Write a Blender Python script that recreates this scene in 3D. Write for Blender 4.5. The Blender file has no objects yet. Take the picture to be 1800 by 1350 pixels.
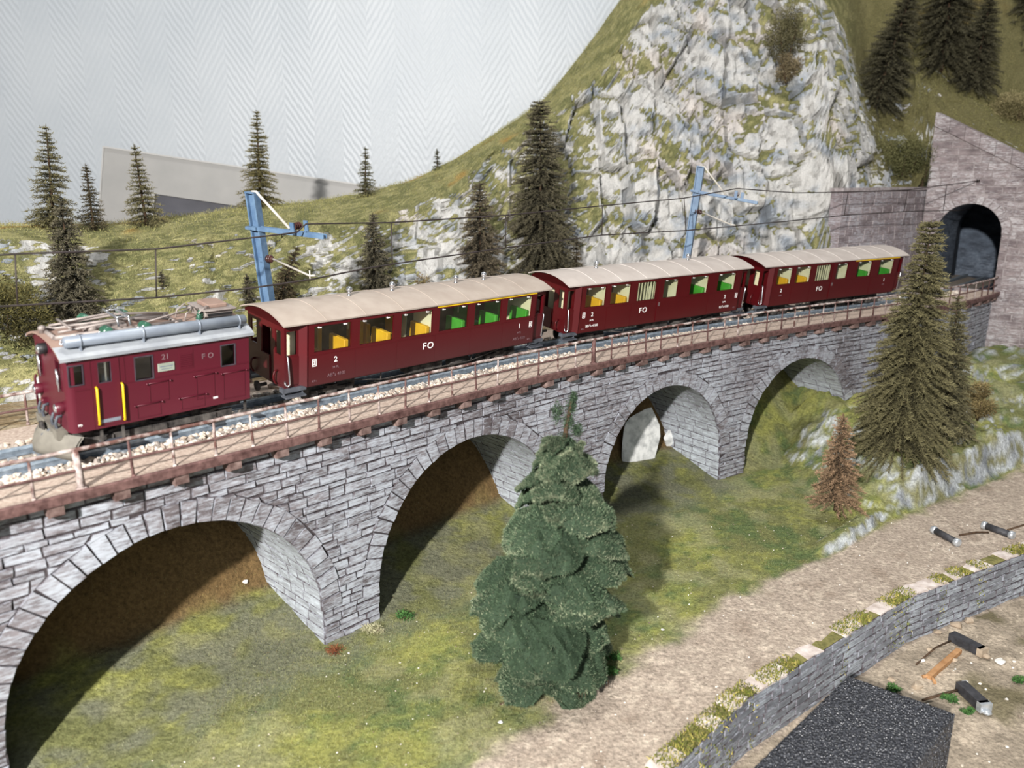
import bpy, bmesh, math, random
import numpy as np
from mathutils import Vector, Matrix

# ------------------------------------------------------------------ camera, world, lamps, exposure
S = 0.001                                   # all coordinates below are millimetres of the real model railway
sc = bpy.context.scene
COL = sc.collection
R = random.Random(7)
NR = np.random.default_rng(7)

CAM_H, PITCH = 72.528, 0.24978
cam_d = bpy.data.cameras.new('camera'); cam = bpy.data.objects.new('camera', cam_d); COL.objects.link(cam)
cam_d.sensor_width = 36.0; cam_d.lens = 28.27; cam_d.clip_start = 0.01; cam_d.clip_end = 20
cam.location = (0, 0, CAM_H * S); cam.rotation_euler = (math.pi / 2 - PITCH, 0, 0)
cam_d.dof.use_dof = True; cam_d.dof.focus_distance = 0.36; cam_d.dof.aperture_fstop = 20
sc.camera = cam

world = bpy.data.worlds.new('world'); sc.world = world; world.use_nodes = True
bg = world.node_tree.nodes['Background']; bg.inputs[0].default_value = (0.84, 0.92, 1.0, 1); bg.inputs[1].default_value = 0.10

def lamp(name, loc, target, power, size, color=(1, 1, 1), shape='DISK'):
    d = bpy.data.lights.new(name, 'AREA'); d.shape = shape; d.size = size * S; d.energy = power; d.color = color
    o = bpy.data.objects.new(name, d); COL.objects.link(o)
    o.location = Vector(loc) * S
    o.rotation_euler = (Vector(target) - Vector(loc)).to_track_quat('-Z', 'Y').to_euler()
    return o
lamp('spot_lamp', (-178, -330, 268), (60, 430, 0), 11.5, 22, (1.0, 0.97, 0.93))
lamp('front_fill_light', (350, -1500, 500), (0, 400, 0), 8.0, 1100, (0.90, 0.95, 1.0), 'SQUARE')  # soft fill added behind the camera to brighten the slope under the arches
lamp('ceiling_lamp', (120, 330, 1500), (60, 480, 0), 13.0, 200, (1.0, 0.985, 0.96))

vs = sc.view_settings
vs.view_transform = 'Standard'; vs.look = 'None'; vs.gamma = 1.0; vs.exposure = 0.0; vs.use_curve_mapping = False

# ------------------------------------------------------------------ helpers: numbers
def lin(c):
    return tuple(((x / 255) / 12.92 if x / 255 <= .04045 else ((x / 255 + .055) / 1.055) ** 2.4) for x in c)
def linA(c): return np.array(lin(c))
def smooth(a, b, x):
    t = np.clip((x - a) / (b - a), 0, 1); return t * t * (3 - 2 * t)
def _hash(i, j, k, seed):
    n = (i.astype(np.int64) * 374761393 + j.astype(np.int64) * 668265263 + k.astype(np.int64) * 2147483647 + seed * 974711) & 0x7fffffff
    n = ((n ^ (n >> 13)) * 1274126177) & 0x7fffffff
    n = n ^ (n >> 16)
    return (n & 0xffff) / 65535.0
def vnoise(x, y, z=None, seed=0):
    x = np.asarray(x, float); y = np.asarray(y, float); z = np.zeros_like(x) if z is None else np.asarray(z, float)
    i, j, k = np.floor(x), np.floor(y), np.floor(z); fx, fy, fz = x - i, y - j, z - k
    fx = fx * fx * (3 - 2 * fx); fy = fy * fy * (3 - 2 * fy); fz = fz * fz * (3 - 2 * fz)
    r = 0
    for a in (0, 1):
        for b in (0, 1):
            for c in (0, 1):
                w = (fx if a else 1 - fx) * (fy if b else 1 - fy) * (fz if c else 1 - fz)
                r = r + w * _hash(i + a, j + b, k + c, seed)
    return r
def fbm(x, y, z=None, seed=0, oct=4):
    r, a, f, t = 0, 1., 1., 0
    for o in range(oct):
        r = r + a * vnoise(x * f, y * f, None if z is None else z * f, seed + o * 17); t += a; a *= .5; f *= 2.03
    return r / t
def cells(x, y, seed=0):
    """cell noise: distance to nearest point, gap to the second, three random numbers of the nearest cell, offset"""
    i, j = np.floor(x), np.floor(y)
    d1 = np.full(x.shape, 9.); d2 = np.full(x.shape, 9.); r = [np.zeros(x.shape) for _ in range(3)]; ox = np.zeros(x.shape); oy = np.zeros(x.shape)
    z = np.zeros_like(x)
    for a in (-1, 0, 1):
        for b in (-1, 0, 1):
            px = i + a + .1 + .8 * _hash(i + a, j + b, z, seed); py = j + b + .1 + .8 * _hash(i + a, j + b, z, seed + 1)
            d = np.hypot(x - px, y - py); m = d < d1
            d2 = np.where(m, d1, np.minimum(d2, d)); d1 = np.where(m, d, d1)
            for q in range(3): r[q] = np.where(m, _hash(i + a, j + b, z, seed + 5 + q), r[q])
            ox = np.where(m, x - px, ox); oy = np.where(m, y - py, oy)
    return d1, d2 - d1, r, ox, oy

# ------------------------------------------------------------------ helpers: the curve of the line
TX0, TY0, TA, TB, TC, TD, TILT = 73.31228, 445.01732, .64592, -.95842, 1.16151, 9.98903, .12406
def heading(s):
    s = np.clip(s, -330, 335) / 1000; return TA + TB * s + TC * s ** 2 + TD * s ** 3
_ss = np.arange(-620, 701, 1.0); _th = heading(_ss + .5)
_X = np.concatenate([[0], np.cumsum(np.cos(_th))[:-1]]); _Y = np.concatenate([[0], np.cumsum(np.sin(_th))[:-1]])
_i0 = int(np.where(_ss == 0)[0][0]); _X += TX0 - _X[_i0]; _Y += TY0 - _Y[_i0]
def tw(s, o=0., z=0.):
    """point of the line at running length s, lateral offset o (positive away from the camera), height z"""
    x = np.interp(s, _ss, _X); y = np.interp(s, _ss, _Y); t = heading(s)
    return np.stack([x - np.sin(t) * o, y + np.cos(t) * o, z + 0 * x], -1)
def so(x, y):
    """running length and offset of ground points"""
    x = np.asarray(x, float).ravel(); y = np.asarray(y, float).ravel(); s = np.empty_like(x); o = np.empty_like(x)
    gx, gy, gs = _X[::3], _Y[::3], _ss[::3]
    for a in range(0, len(x), 6000):
        q = slice(a, a + 6000)
        k = np.argmin((x[q, None] - gx) ** 2 + (y[q, None] - gy) ** 2, 1); t = heading(gs[k]); dx, dy = x[q] - gx[k], y[q] - gy[k]
        s[q] = gs[k] + dx * np.cos(t) + dy * np.sin(t); o[q] = -dx * np.sin(t) + dy * np.cos(t)
    return s, o

# ------------------------------------------------------------------ helpers: materials
class Nodes:
    def __init__(s, name):
        s.m = bpy.data.materials.new(name); s.m.use_nodes = True; s.t = s.m.node_tree; s.p = s.t.nodes['Principled BSDF']
        s.geo = None
    def n(s, typ, **kw):
        x = s.t.nodes.new(typ)
        for k, v in kw.items(): setattr(x, k, v)
        return x
    def link(s, a, b): s.t.links.new(a, b)
    def val(s, sock, v):
        if hasattr(v, 'links') or hasattr(v, 'is_linked'): s.link(v, sock)
        else: sock.default_value = v
    def pos(s, scale=(1, 1, 1), rotz=0):
        if s.geo is None: s.geo = s.n('ShaderNodeNewGeometry')
        mp = s.n('ShaderNodeMapping'); mp.inputs['Scale'].default_value = scale; mp.inputs['Rotation'].default_value = (0, 0, rotz)
        s.link(s.geo.outputs['Position'], mp.inputs[0]); return mp.outputs[0]
    def obj(s, scale=(1, 1, 1)):
        tc = s.n('ShaderNodeTexCoord'); mp = s.n('ShaderNodeMapping'); mp.inputs['Scale'].default_value = scale
        s.link(tc.outputs['Object'], mp.inputs[0]); return mp.outputs[0]
    def noise(s, vec, scale, detail=4, rough=.55, dist=0):
        x = s.n('ShaderNodeTexNoise'); x.inputs['Scale'].default_value = scale; x.inputs['Detail'].default_value = detail
        x.inputs['Roughness'].default_value = rough; x.inputs['Distortion'].default_value = dist
        s.link(vec, x.inputs['Vector']); return x.outputs['Fac']
    def ramp(s, fac, stops):
        r = s.n('ShaderNodeValToRGB'); e = r.color_ramp.elements
        while len(e) < len(stops): e.new(.5)
        for q, (p, c) in zip(e, stops):
            q.position = p; q.color = (c, c, c, 1) if isinstance(c, (int, float)) else (*lin(c), 1)
        s.val(r.inputs[0], fac); return r.outputs[0]
    def mix(s, fac, a, b, mode='MIX'):
        x = s.n('ShaderNodeMix', data_type='RGBA', blend_type=mode)
        s.val(x.inputs[0], fac)
        for sock, v in ((x.inputs[6], a), (x.inputs[7], b)):
            if isinstance(v, tuple): sock.default_value = (*lin(v), 1)
            else: s.link(v, sock)
        return x.outputs[2]
    def math(s, op, a, b=None, c=None):
        x = s.n('ShaderNodeMath', operation=op)
        for i, v in enumerate((a, b, c)):
            if v is not None: s.val(x.inputs[i], v)
        return x.outputs[0]
    def bump(s, h, strength, dist):
        b = s.n('ShaderNodeBump'); b.inputs['Strength'].default_value = strength; b.inputs['Distance'].default_value = dist * S
        s.link(h, b.inputs['Height']); s.link(b.outputs[0], s.p.inputs['Normal']); return b
    def base(s, c):
        if isinstance(c, tuple): s.p.inputs['Base Color'].default_value = (*lin(c), 1)
        else: s.link(c, s.p.inputs['Base Color'])
    def fin(s, rough=.6, metal=0., spec=.5):
        s.p.inputs['Metallic'].default_value = metal; s.p.inputs['Specular IOR Level'].default_value = spec
        s.val(s.p.inputs['Roughness'], rough); return s.m
def plain(name, c1, c2=None, scale=400, rough=.5, metal=0., spec=.5, bump=0., bscale=1200, lo=.35, hi=.7):
    k = Nodes(name); v = k.pos()
    f = k.noise(v, scale, 5)
    k.base(k.ramp(f, [(lo, c1), (hi, c2 if c2 else tuple(min(255, x * 1.12) for x in c1))]))
    if bump: k.bump(k.noise(v, bscale, 4), bump, .4)
    return k.fin(rough, metal, spec)
def attr_mat(name, rough=.85, spec=.2, nscale=900, amount=.35, bump=0., bscale=700, bdist=.5, mult=1.0):
    """colour from the mesh's own colour attribute, broken up by a fine noise"""
    k = Nodes(name); v = k.pos(); a = k.n('ShaderNodeAttribute', attribute_name='col')
    f = k.noise(v, nscale, 5, .65)
    g = k.ramp(f, [(.3, (1 - amount) * mult), (.7, (1 + amount) * mult)])
    k.base(k.mix(1.0, a.outputs['Color'], g, 'MULTIPLY'))
    if bump: k.bump(k.noise(v, bscale, 6, .65), bump, bdist)
    return k.fin(rough, 0, spec)

# ------------------------------------------------------------------ helpers: meshes and objects
class MB:
    """collects simple shapes (mm) and links them as one mesh object"""
    def __init__(s): s.v = []; s.f = []; s.mi = []; s.sm = []
    def add(s, vs, fs, mi=0, smooth=False):
        b = len(s.v); s.v.extend([tuple(map(float, q)) for q in vs]); s.f.extend([tuple(i + b for i in f) for f in fs])
        s.mi.extend([mi] * len(fs)); s.sm.extend([smooth] * len(fs)); return s
    def box(s, x0, x1, y0, y1, z0, z1, mi=0, bev=0.):
        if bev <= 0:
            return s.add([(x, y, z) for z in (z0, z1) for y in (y0, y1) for x in (x0, x1)],
                         [(0, 2, 3, 1), (4, 5, 7, 6), (0, 1, 5, 4), (2, 6, 7, 3), (0, 4, 6, 2), (1, 3, 7, 5)], mi)
        bm = bmesh.new(); bmesh.ops.create_cube(bm, size=1)
        for q in bm.verts: q.co = Vector(((x0 + x1) / 2 + q.co.x * (x1 - x0), (y0 + y1) / 2 + q.co.y * (y1 - y0), (z0 + z1) / 2 + q.co.z * (z1 - z0)))
        bmesh.ops.bevel(bm, geom=bm.edges[:], offset=bev, segments=1, affect='EDGES')
        bm.verts.index_update(); s.add([q.co for q in bm.verts], [[q.index for q in f.verts] for f in bm.faces], mi); bm.free(); return s
    def obox(s, c, ax, ay, az, mi=0):
        """oriented box: centre and three half-axes"""
        c, ax, ay, az = map(np.asarray, (c, ax, ay, az))
        return s.add([c + i * ax + j * ay + k * az for k in (-1, 1) for j in (-1, 1) for i in (-1, 1)],
                     [(0, 2, 3, 1), (4, 5, 7, 6), (0, 1, 5, 4), (2, 6, 7, 3), (0, 4, 6, 2), (1, 3, 7, 5)], mi)
    def tube(s, pts, r, n=6, mi=0, caps=True, smooth=True):
        pts = [np.asarray(p, float) for p in pts]; k = len(pts); rs = r if hasattr(r, '__len__') else [r] * k
        vs, fs = [], []; up = None
        for i, p in enumerate(pts):
            d = pts[min(i + 1, k - 1)] - pts[max(i - 1, 0)]; d = d / (np.linalg.norm(d) + 1e-9)
            if up is None: up = np.array([0, 0, 1.]) if abs(d[2]) < .9 else np.array([1., 0, 0])
            a = np.cross(d, up); a /= np.linalg.norm(a) + 1e-9; b = np.cross(a, d); up = b
            for j in range(n):
                t = 2 * math.pi * j / n; vs.append(p + rs[i] * (math.cos(t) * a + math.sin(t) * b))
        for i in range(k - 1):
            for j in range(n): fs.append((i * n + j, i * n + (j + 1) % n, (i + 1) * n + (j + 1) % n, (i + 1) * n + j))
        s.add(vs, fs, mi, smooth)
        if caps:
            b = len(s.v) - len(vs); s.f.append(tuple(b + j for j in range(n))[::-1]); s.f.append(tuple(b + (k - 1) * n + j for j in range(n))); s.mi += [mi, mi]; s.sm += [False, False]
        return s
    def lathe(s, c, prof, n=10, mi=0, axis='z', smooth=True):
        vs, fs = [], []; c = np.asarray(c, float)
        for (r, h) in prof:
            for j in range(n):
                t = 2 * math.pi * j / n; q = (r * math.cos(t), r * math.sin(t), h)
                if axis == 'x': q = (q[2], q[0], q[1])
                if axis == 'y': q = (q[0], q[2], q[1])
                vs.append(c + q)
        for i in range(len(prof) - 1):
            for j in range(n): fs.append((i * n + j, i * n + (j + 1) % n, (i + 1) * n + (j + 1) % n, (i + 1) * n + j))
        fs.append(tuple(range(n))[::-1]); fs.append(tuple((len(prof) - 1) * n + j for j in range(n)))
        return s.add(vs, fs, mi, smooth)
    def strip(s, rows, mi=0, smooth=False, flip=False):
        """grid surface from equal-length rows of points"""
        m = len(rows[0]); vs = [p for r in rows for p in r]; fs = []
        for i in range(len(rows) - 1):
            for j in range(m - 1):
                f = (i * m + j, i * m + j + 1, (i + 1) * m + j + 1, (i + 1) * m + j); fs.append(f[::-1] if flip else f)
        return s.add(vs, fs, mi, smooth)
    def mesh(s, name, mats):
        me = bpy.data.meshes.new(name); me.from_pydata([(a * S, b * S, c * S) for a, b, c in s.v], [], s.f)
        for m in (mats if isinstance(mats, (list, tuple)) else [mats]): me.materials.append(m)
        me.polygons.foreach_set('material_index', s.mi); me.polygons.foreach_set('use_smooth', s.sm); me.update(); return me
    def build(s, name, mats, parent=None, world=False, **props):
        return link(name, s.mesh(name, mats), parent, world, **props)
def link(name, me, parent=None, world=False, **props):
    o = bpy.data.objects.new(name, me); COL.objects.link(o)
    if parent is not None:
        o.parent = parent
        if world: o.matrix_parent_inverse = MATS[parent.name].inverted()
    for k, v in props.items(): o[k] = v
    return o
MATS = {}
def thing(name, label, cat, loc=(0, 0, 0), mat=None, group=None, kind=None):
    o = bpy.data.objects.new(name, None); COL.objects.link(o); o.empty_display_size = .005
    m = mat if mat is not None else Matrix.Translation(Vector(loc) * S)
    o.matrix_world = m; MATS[o.name] = m.copy()
    o['label'] = label; o['category'] = cat
    if group: o['group'] = group
    if kind: o['kind'] = kind
    return o
def tag(o, label, cat, group=None, kind=None):
    o['label'] = label; o['category'] = cat
    if group: o['group'] = group
    if kind: o['kind'] = kind
    return o
def np_mesh(name, V, F, mat, col=None, smooth=False):
    """mesh from arrays: V (n,3) mm, F (m,k) equal-sized faces, col (n,3) linear colour"""
    me = bpy.data.meshes.new(name); V = np.asarray(V, np.float32) * S; F = np.asarray(F, np.int32); m, k = F.shape
    me.vertices.add(len(V)); me.vertices.foreach_set('co', V.ravel())
    me.loops.add(m * k); me.loops.foreach_set('vertex_index', F.ravel())
    me.polygons.add(m); me.polygons.foreach_set('loop_start', np.arange(0, m * k, k, dtype=np.int32))
    me.update(calc_edges=True); me.polygons.foreach_set('use_smooth', np.full(m, smooth))
    if col is not None:
        a = me.attributes.new('col', 'FLOAT_COLOR', 'POINT'); c = np.ones((len(V), 4), np.float32); c[:, :3] = col; a.data.foreach_set('color', c.ravel())
    me.materials.append(mat); me.validate(); return me
def grid_faces(nr, nc):
    i = np.arange(nr - 1)[:, None] * nc + np.arange(nc - 1)[None]
    return np.stack([i, i + 1, i + nc + 1, i + nc], -1).reshape(-1, 4)
def blades(P, D, L, W, rng):
    """thin triangles: base points P, unit directions D, lengths L, widths W"""
    n = len(P); rnd = rng.normal(size=(n, 3)); side = np.cross(D, rnd); side /= np.linalg.norm(side, axis=1, keepdims=True) + 1e-9
    W = np.broadcast_to(np.asarray(W), (n,))[:, None]; L = np.broadcast_to(np.asarray(L), (n,))[:, None]
    V = np.stack([P - side * W / 2, P + side * W / 2, P + D * L], 1).reshape(-1, 3)
    return V, np.arange(3 * n).reshape(-1, 3)
# ------------------------------------------------------------------ materials
def stone_mat(name, dark, mid, white, rot, amount=.5, sc_=1.0):
    k = Nodes(name); v = k.pos((1, 1, 2.6), rot); w = k.pos((.35, 1, 2.2), rot); info = k.n('ShaderNodeObjectInfo')
    f = k.noise(v, 95 * sc_, 5, .6); g = k.noise(w, 520 * sc_, 5, .7); h = k.noise(k.pos(), 26 * sc_, 3); st_ = k.noise(k.pos((.10, .10, 1.)), 1500 * sc_, 2)
    r = k.math('MULTIPLY_ADD', info.outputs['Random'], .16, -.08)
    base = k.ramp(k.math('ADD', f, r), [(.30, dark), (.66, mid)])
    wf = k.math('ADD', k.math('MULTIPLY', g, .60), k.math('MULTIPLY', h, .40))
    wf = k.math('ADD', wf, k.math('MULTIPLY', r, .55)); wf = k.math('ADD', wf, k.math('MULTIPLY_ADD', st_, .42, -.21))
    wm = k.ramp(wf, [(.55 - .17 * amount, 0.), (.72 - .12 * amount, 1.)])
    k.base(k.mix(k.math('MULTIPLY', wm, .85), base, white)); k.bump(g, .5, .35); return k.fin(.85, 0, .25)
M = {}
M['stone'] = stone_mat('weathered_stone', (82, 74, 76), (132, 126, 130), (186, 192, 202), -.75, .85)
M['stone_edge'] = plain('drybrushed_stone_edge', (84, 78, 82), (166, 170, 180), 420, .85, 0, .2, lo=.42, hi=.72)
M['mortar'] = plain('dark_joint', (54, 48, 50), (84, 78, 80), 500, .9, 0, .15)
M['portal'] = stone_mat('pinkish_portal_stone', (104, 94, 96), (150, 138, 138), (200, 198, 200), -.75, .42)
M['portal_edge'] = plain('portal_stone_edge', (132, 122, 122), (176, 168, 168), 300, .85, 0, .2)
M['retain'] = stone_mat('grey_retaining_stone', (112, 102, 104), (150, 138, 140), (182, 182, 188), -.75, .45)
M['lining'] = stone_mat('arch_lining_stone', (128, 130, 134), (156, 160, 166), (192, 200, 208), -.75, .5, .7)
M['lowwall'] = stone_mat('blue_grey_wall_stone', (104, 106, 112), (142, 146, 152), (192, 200, 208), -.70, .5)
M['cap'] = plain('pale_cap_stone', (176, 162, 154), (224, 214, 208), 260, .85, 0, .2, .3)
M['tunnel'] = stone_mat('dark_tunnel_lining', (62, 68, 78), (94, 104, 118), (132, 142, 156), .8, .35)
M['walkway'] = plain('gravel_walkway', (158, 140, 128), (198, 182, 168), 900, .9, 0, .15, .6, 1800)
M['rust'] = plain('rust_brown_paint', (68, 46, 44), (116, 88, 84), 420, .7, 0, .3, .3, lo=.3, hi=.65)
M['rust_pale'] = plain('chalky_rust', (98, 70, 64), (200, 188, 182), 260, .8, 0, .2, .3, lo=.42, hi=.66)
M['bracket'] = plain('rust_bracket', (80, 60, 56), (146, 124, 118), 260, .75, 0, .3)
M['rail'] = plain('rail_steel', (118, 132, 146), (168, 182, 194), 500, .38, .15, .6)
M['web'] = plain('rail_web', (92, 102, 112), (126, 136, 146), 500, .6, .1)
M['sleeper'] = plain('grey_sleeper', (112, 116, 120), (150, 154, 158), 700, .8, 0, .25, .4)
M['ballast'] = attr_mat('ballast_stone', .9, .15, 1500, .2)
M['ballast_bed'] = plain('ballast_bed', (136, 124, 114), (186, 176, 164), 1400, .95, 0, .1, .9, 1500)
def paint(name, c, dusty, z0, z1, amt, rough=.38):
    """coach paint with road dust that thickens towards the sill"""
    k = Nodes(name); v = k.obj(); f = k.noise(k.obj((.3, 1, 1)), 60, 4)
    sep = k.n('ShaderNodeSeparateXYZ'); k.link(v, sep.inputs[0])
    g = k.math('MULTIPLY', k.math('SUBTRACT', z1 * S, sep.outputs[2]), 1 / ((z1 - z0) * S))
    g = k.math('MULTIPLY', k.math('MINIMUM', k.math('MAXIMUM', g, 0.), 1.), k.math('MULTIPLY_ADD', f, .8, .6 * amt))
    k.base(k.mix(k.math('MINIMUM', k.math('MULTIPLY', g, amt), 1.), k.ramp(f, [(.3, c), (.75, tuple(min(255, x * 1.12) for x in c))]), dusty))
    return k.fin(rough, 0, .45)
M['loco'] = paint('loco_maroon', (80, 20, 34), (98, 48, 60), 0, 14, .3, .42)
M['coach'] = paint('coach_maroon', (72, 7, 13), (74, 30, 32), 0, 8, .10, .36)
M['coach_dusty'] = paint('dusty_coach_maroon', (76, 9, 17), (66, 44, 46), 0, 13, .62, .42)
M['roof'] = plain('beige_roof', (156, 143, 132), (170, 158, 147), 120, .62, 0, .3)
M['roof_pale'] = plain('pale_roof', (172, 162, 155), (184, 175, 168), 120, .62, 0, .3)
M['seam'] = plain('roof_seam', (192, 183, 176), (206, 198, 192), 200, .6)
M['roof_brown'] = plain('brown_roof', (126, 103, 92), (148, 125, 113), 110, .7, 0, .25)
M['roof_grey'] = plain('grey_roof_edge', (134, 138, 144), (160, 164, 168), 160, .5)
M['tank'] = plain('grey_tank', (118, 126, 138), (140, 148, 158), 160, .42, .15)
M['chrome'] = plain('polished_metal', (200, 202, 206), (232, 232, 236), 300, .22, .9)
M['black'] = plain('black_metal', (18, 18, 20), (38, 38, 40), 400, .55)
M['under'] = plain('dusty_underframe', (40, 38, 38), (96, 92, 88), 330, .8, 0, .2)
M['dgrey'] = plain('dark_grey_metal', (64, 68, 76), (92, 96, 104), 300, .6)
M['room'] = plain('dim_machine_room', (30, 34, 42), (48, 54, 64), 200, .6)
M['plough'] = plain('grey_plough', (104, 100, 92), (128, 124, 114), 200, .6)
M['yellow'] = plain('yellow_paint', (226, 184, 20), (244, 204, 40), 200, .45)
M['seat_yellow'] = plain('yellow_seat', (214, 158, 22), (236, 184, 42), 120, .55)
M['seat_green'] = plain('green_seat', (52, 138, 32), (76, 164, 52), 120, .55)
M['cream'] = plain('cream_interior', (206, 198, 160), (222, 216, 182), 120, .6)
M['brown_in'] = plain('dark_interior', (66, 60, 28), (84, 76, 40), 120, .7)
M['white'] = plain('white_lettering', (226, 222, 220), (240, 238, 236), 300, .6)
M['dull'] = plain('worn_lettering', (108, 80, 86), (132, 102, 106), 300, .6)
M['plate'] = plain('pale_nameplate', (160, 168, 154), (182, 190, 176), 300, .4, .3)
M['frame'] = plain('dark_window_frame', (52, 46, 54), (78, 70, 78), 300, .5)
M['insul'] = plain('green_insulator', (40, 78, 62), (66, 108, 88), 300, .25)
M['insul_brown'] = plain('brown_insulator', (48, 30, 28), (82, 54, 50), 300, .25)
M['panto'] = plain('pantograph_grey', (128, 118, 114), (156, 146, 140), 300, .5, .2)
M['mast'] = plain('blue_grey_mast', (74, 100, 130), (100, 126, 152), 260, .5)
M['wire'] = plain('wire', (34, 28, 28), (56, 46, 44), 300, .6)
M['rodw'] = plain('weathered_rod', (176, 170, 160), (206, 200, 190), 300, .5)
def glass(name, tint=(235, 240, 238), f=.07):
    k = Nodes(name); t = k.n('ShaderNodeBsdfTransparent'); t.inputs[0].default_value = (*lin(tint), 1)
    g = k.n('ShaderNodeBsdfGlossy'); g.inputs['Roughness'].default_value = .04
    x = k.n('ShaderNodeMixShader'); x.inputs[0].default_value = f; k.link(t.outputs[0], x.inputs[1]); k.link(g.outputs[0], x.inputs[2])
    k.link(x.outputs[0], k.t.nodes['Material Output'].inputs[0]); return k.m
M['glass'] = glass('window_glass'); M['lens'] = glass('lamp_glass', (250, 250, 250), .25)
M['ground'] = attr_mat('meadow_ground', .95, .1, 700, .42, .9, 420, 1.2)
M['grass'] = attr_mat('grass_fibres', .8, .25, 200, .1)
k = Nodes('plaster_rock'); v = k.pos(); a = k.n('ShaderNodeAttribute', attribute_name='col'); b = k.n('ShaderNodeAttribute', attribute_name='mosscol'); c = k.n('ShaderNodeAttribute', attribute_name='moss')
f1 = k.noise(v, 480, 6, .78); f2 = k.noise(v, 1100, 4, .7); f3 = k.noise(k.pos((1, 1, .35)), 150, 5, .7)
mm = k.math('ADD', k.math('MULTIPLY', f1, .75), k.math('MULTIPLY', f2, .45)); mm = k.math('ADD', mm, k.math('MULTIPLY_ADD', c.outputs['Fac'], .72, -.98)); mk = k.ramp(mm, [(.0, 0.), (.11, 1.)])
rc_ = k.mix(1.0, a.outputs['Color'], k.ramp(f3, [(.32, .66), (.5, 1.0), (.72, 1.12)]), 'MULTIPLY'); rc_ = k.mix(1.0, rc_, k.ramp(f2, [(.3, .84), (.7, 1.12)]), 'MULTIPLY')
k.base(k.mix(mk, rc_, k.mix(1.0, b.outputs['Color'], k.ramp(f2, [(.3, .62), (.7, 1.38)]), 'MULTIPLY'))); k.bump(k.math('ADD', k.math('MULTIPLY', f3, 1.6), k.math('ADD', f1, k.math('MULTIPLY', mk, .35))), .8, 1.8); M['rock'] = k.fin(.85, 0, .25)
M['needle'] = attr_mat('spruce_needles', .75, .25, 900, .25)
M['leafy'] = attr_mat('foliage_flock', .8, .2, 900, .3)
M['bark'] = plain('bark', (60, 46, 36), (92, 74, 58), 500, .9, 0, .15, .6)
M['mossy_top'] = plain('mossy_wall_top', (96, 94, 58), (138, 132, 84), 500, .95, 0, .1, .8, 900)
M['paper'] = None
k = Nodes('herringbone_wallpaper'); g = k.pos(); sp = k.n('ShaderNodeSeparateXYZ'); k.link(g, sp.inputs[0])
nz = k.noise(k.pos((30, 1, 8)), 9, 3)
tri = k.math('PINGPONG', k.math('ADD', sp.outputs[0], k.math('MULTIPLY', nz, .004)), .0265)
ph = k.math('MULTIPLY', k.math('ADD', sp.outputs[2], k.math('MULTIPLY', tri, 1.55)), 2 * math.pi / .0088)
wv = k.math('ADD', k.math('SINE', ph), k.math('MULTIPLY', k.noise(k.pos(), 420, 4), 1.6))
k.base(k.ramp(k.noise(k.pos(), 12, 3), [(.3, (188, 194, 200)), (.7, (197, 202, 207))])); k.bump(wv, .14, 1.0); M['paper'] = k.fin(.42, 0, .4)
M['panel'] = plain('pale_panel_board', (150, 149, 147), (160, 158, 156), 40, .6)
M['panel_edge'] = plain('pale_panel_edge', (172, 171, 169), (180, 178, 176), 40, .6)
M['panel_dark'] = plain('dark_panel', (58, 58, 66), (82, 82, 90), 30, .5)
k = Nodes('black_foam'); v = k.pos(); vo = k.n('ShaderNodeTexVoronoi'); vo.inputs['Scale'].default_value = 1150; k.link(v, vo.inputs['Vector'])
k.base(k.ramp(vo.outputs['Distance'], [(.25, (40, 42, 48)), (.6, (66, 68, 74))])); k.bump(vo.outputs['Distance'], 1., 1.2); M['foam'] = k.fin(.32, 0, .8)
M['tube'] = plain('black_tube', (40, 40, 44), (64, 64, 68), 500, .6)
M['silver'] = plain('silver_cap', (178, 184, 190), (220, 224, 228), 500, .3, .6)
M['timber'] = plain('brown_timber', (150, 108, 68), (184, 142, 100), 260, .8)
M['chip'] = plain('white_chip', (206, 204, 198), (236, 234, 230), 400, .85)
M['pebble'] = plain('tan_pebble', (140, 124, 106), (186, 170, 150), 200, .9, 0, .15, .4)
M['moss'] = attr_mat('moss', .9, .1, 900, .3)
# ------------------------------------------------------------------ room wall behind the layout
WALL_Y = 800.
mb = MB(); mb.box(-1300, 1300, WALL_Y, WALL_Y + 60, -500, 1100)
mb.build('wall_back', M['paper'], kind='structure')

# pale framed board standing between the hill and the room wall
def board():
    a = math.radians(8.2); ux = np.array([math.cos(a), -.03, -math.sin(a)]); uz = np.array([math.sin(a), .10, math.cos(a)]); n = np.array([0., -1, .1]); n /= np.linalg.norm(n)
    o = np.array([-326., 676, 96]); t = thing('framed_board', 'pale grey board with a dark inset panel standing behind the grassy ridge', 'board', (-220, 690, -30))
    L, H, b, bt = 300., 190., 43., 30.
    P = lambda u, w, d: o + ux * u - uz * w + n * d
    def slab(mb, u0, u1, w0, w1, d0, d1): mb.obox(P((u0 + u1) / 2, (w0 + w1) / 2, (d0 + d1) / 2), ux * (u1 - u0) / 2, uz * (w1 - w0) / 2, n * (d1 - d0) / 2)
    m = MB(); slab(m, 0, L, 0, bt, 0, 6); slab(m, 0, b, bt, H - bt, 0, 6); slab(m, L - b, L, bt, H - bt, 0, 6); slab(m, 0, L, H - bt, H, 0, 6); m.build('frame', M['panel'], t, True)
    m = MB(); slab(m, 0, L, -1.2, 0, -1, 7); slab(m, -1.2, 0, -1.2, H, -1, 7); m.build('frame_edge', M['panel_edge'], t, True)
    m = MB(); slab(m, b, L - b, bt, H - bt, 1, 3); m.build('inset_panel', M['panel_dark'], t, True)
board()

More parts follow.
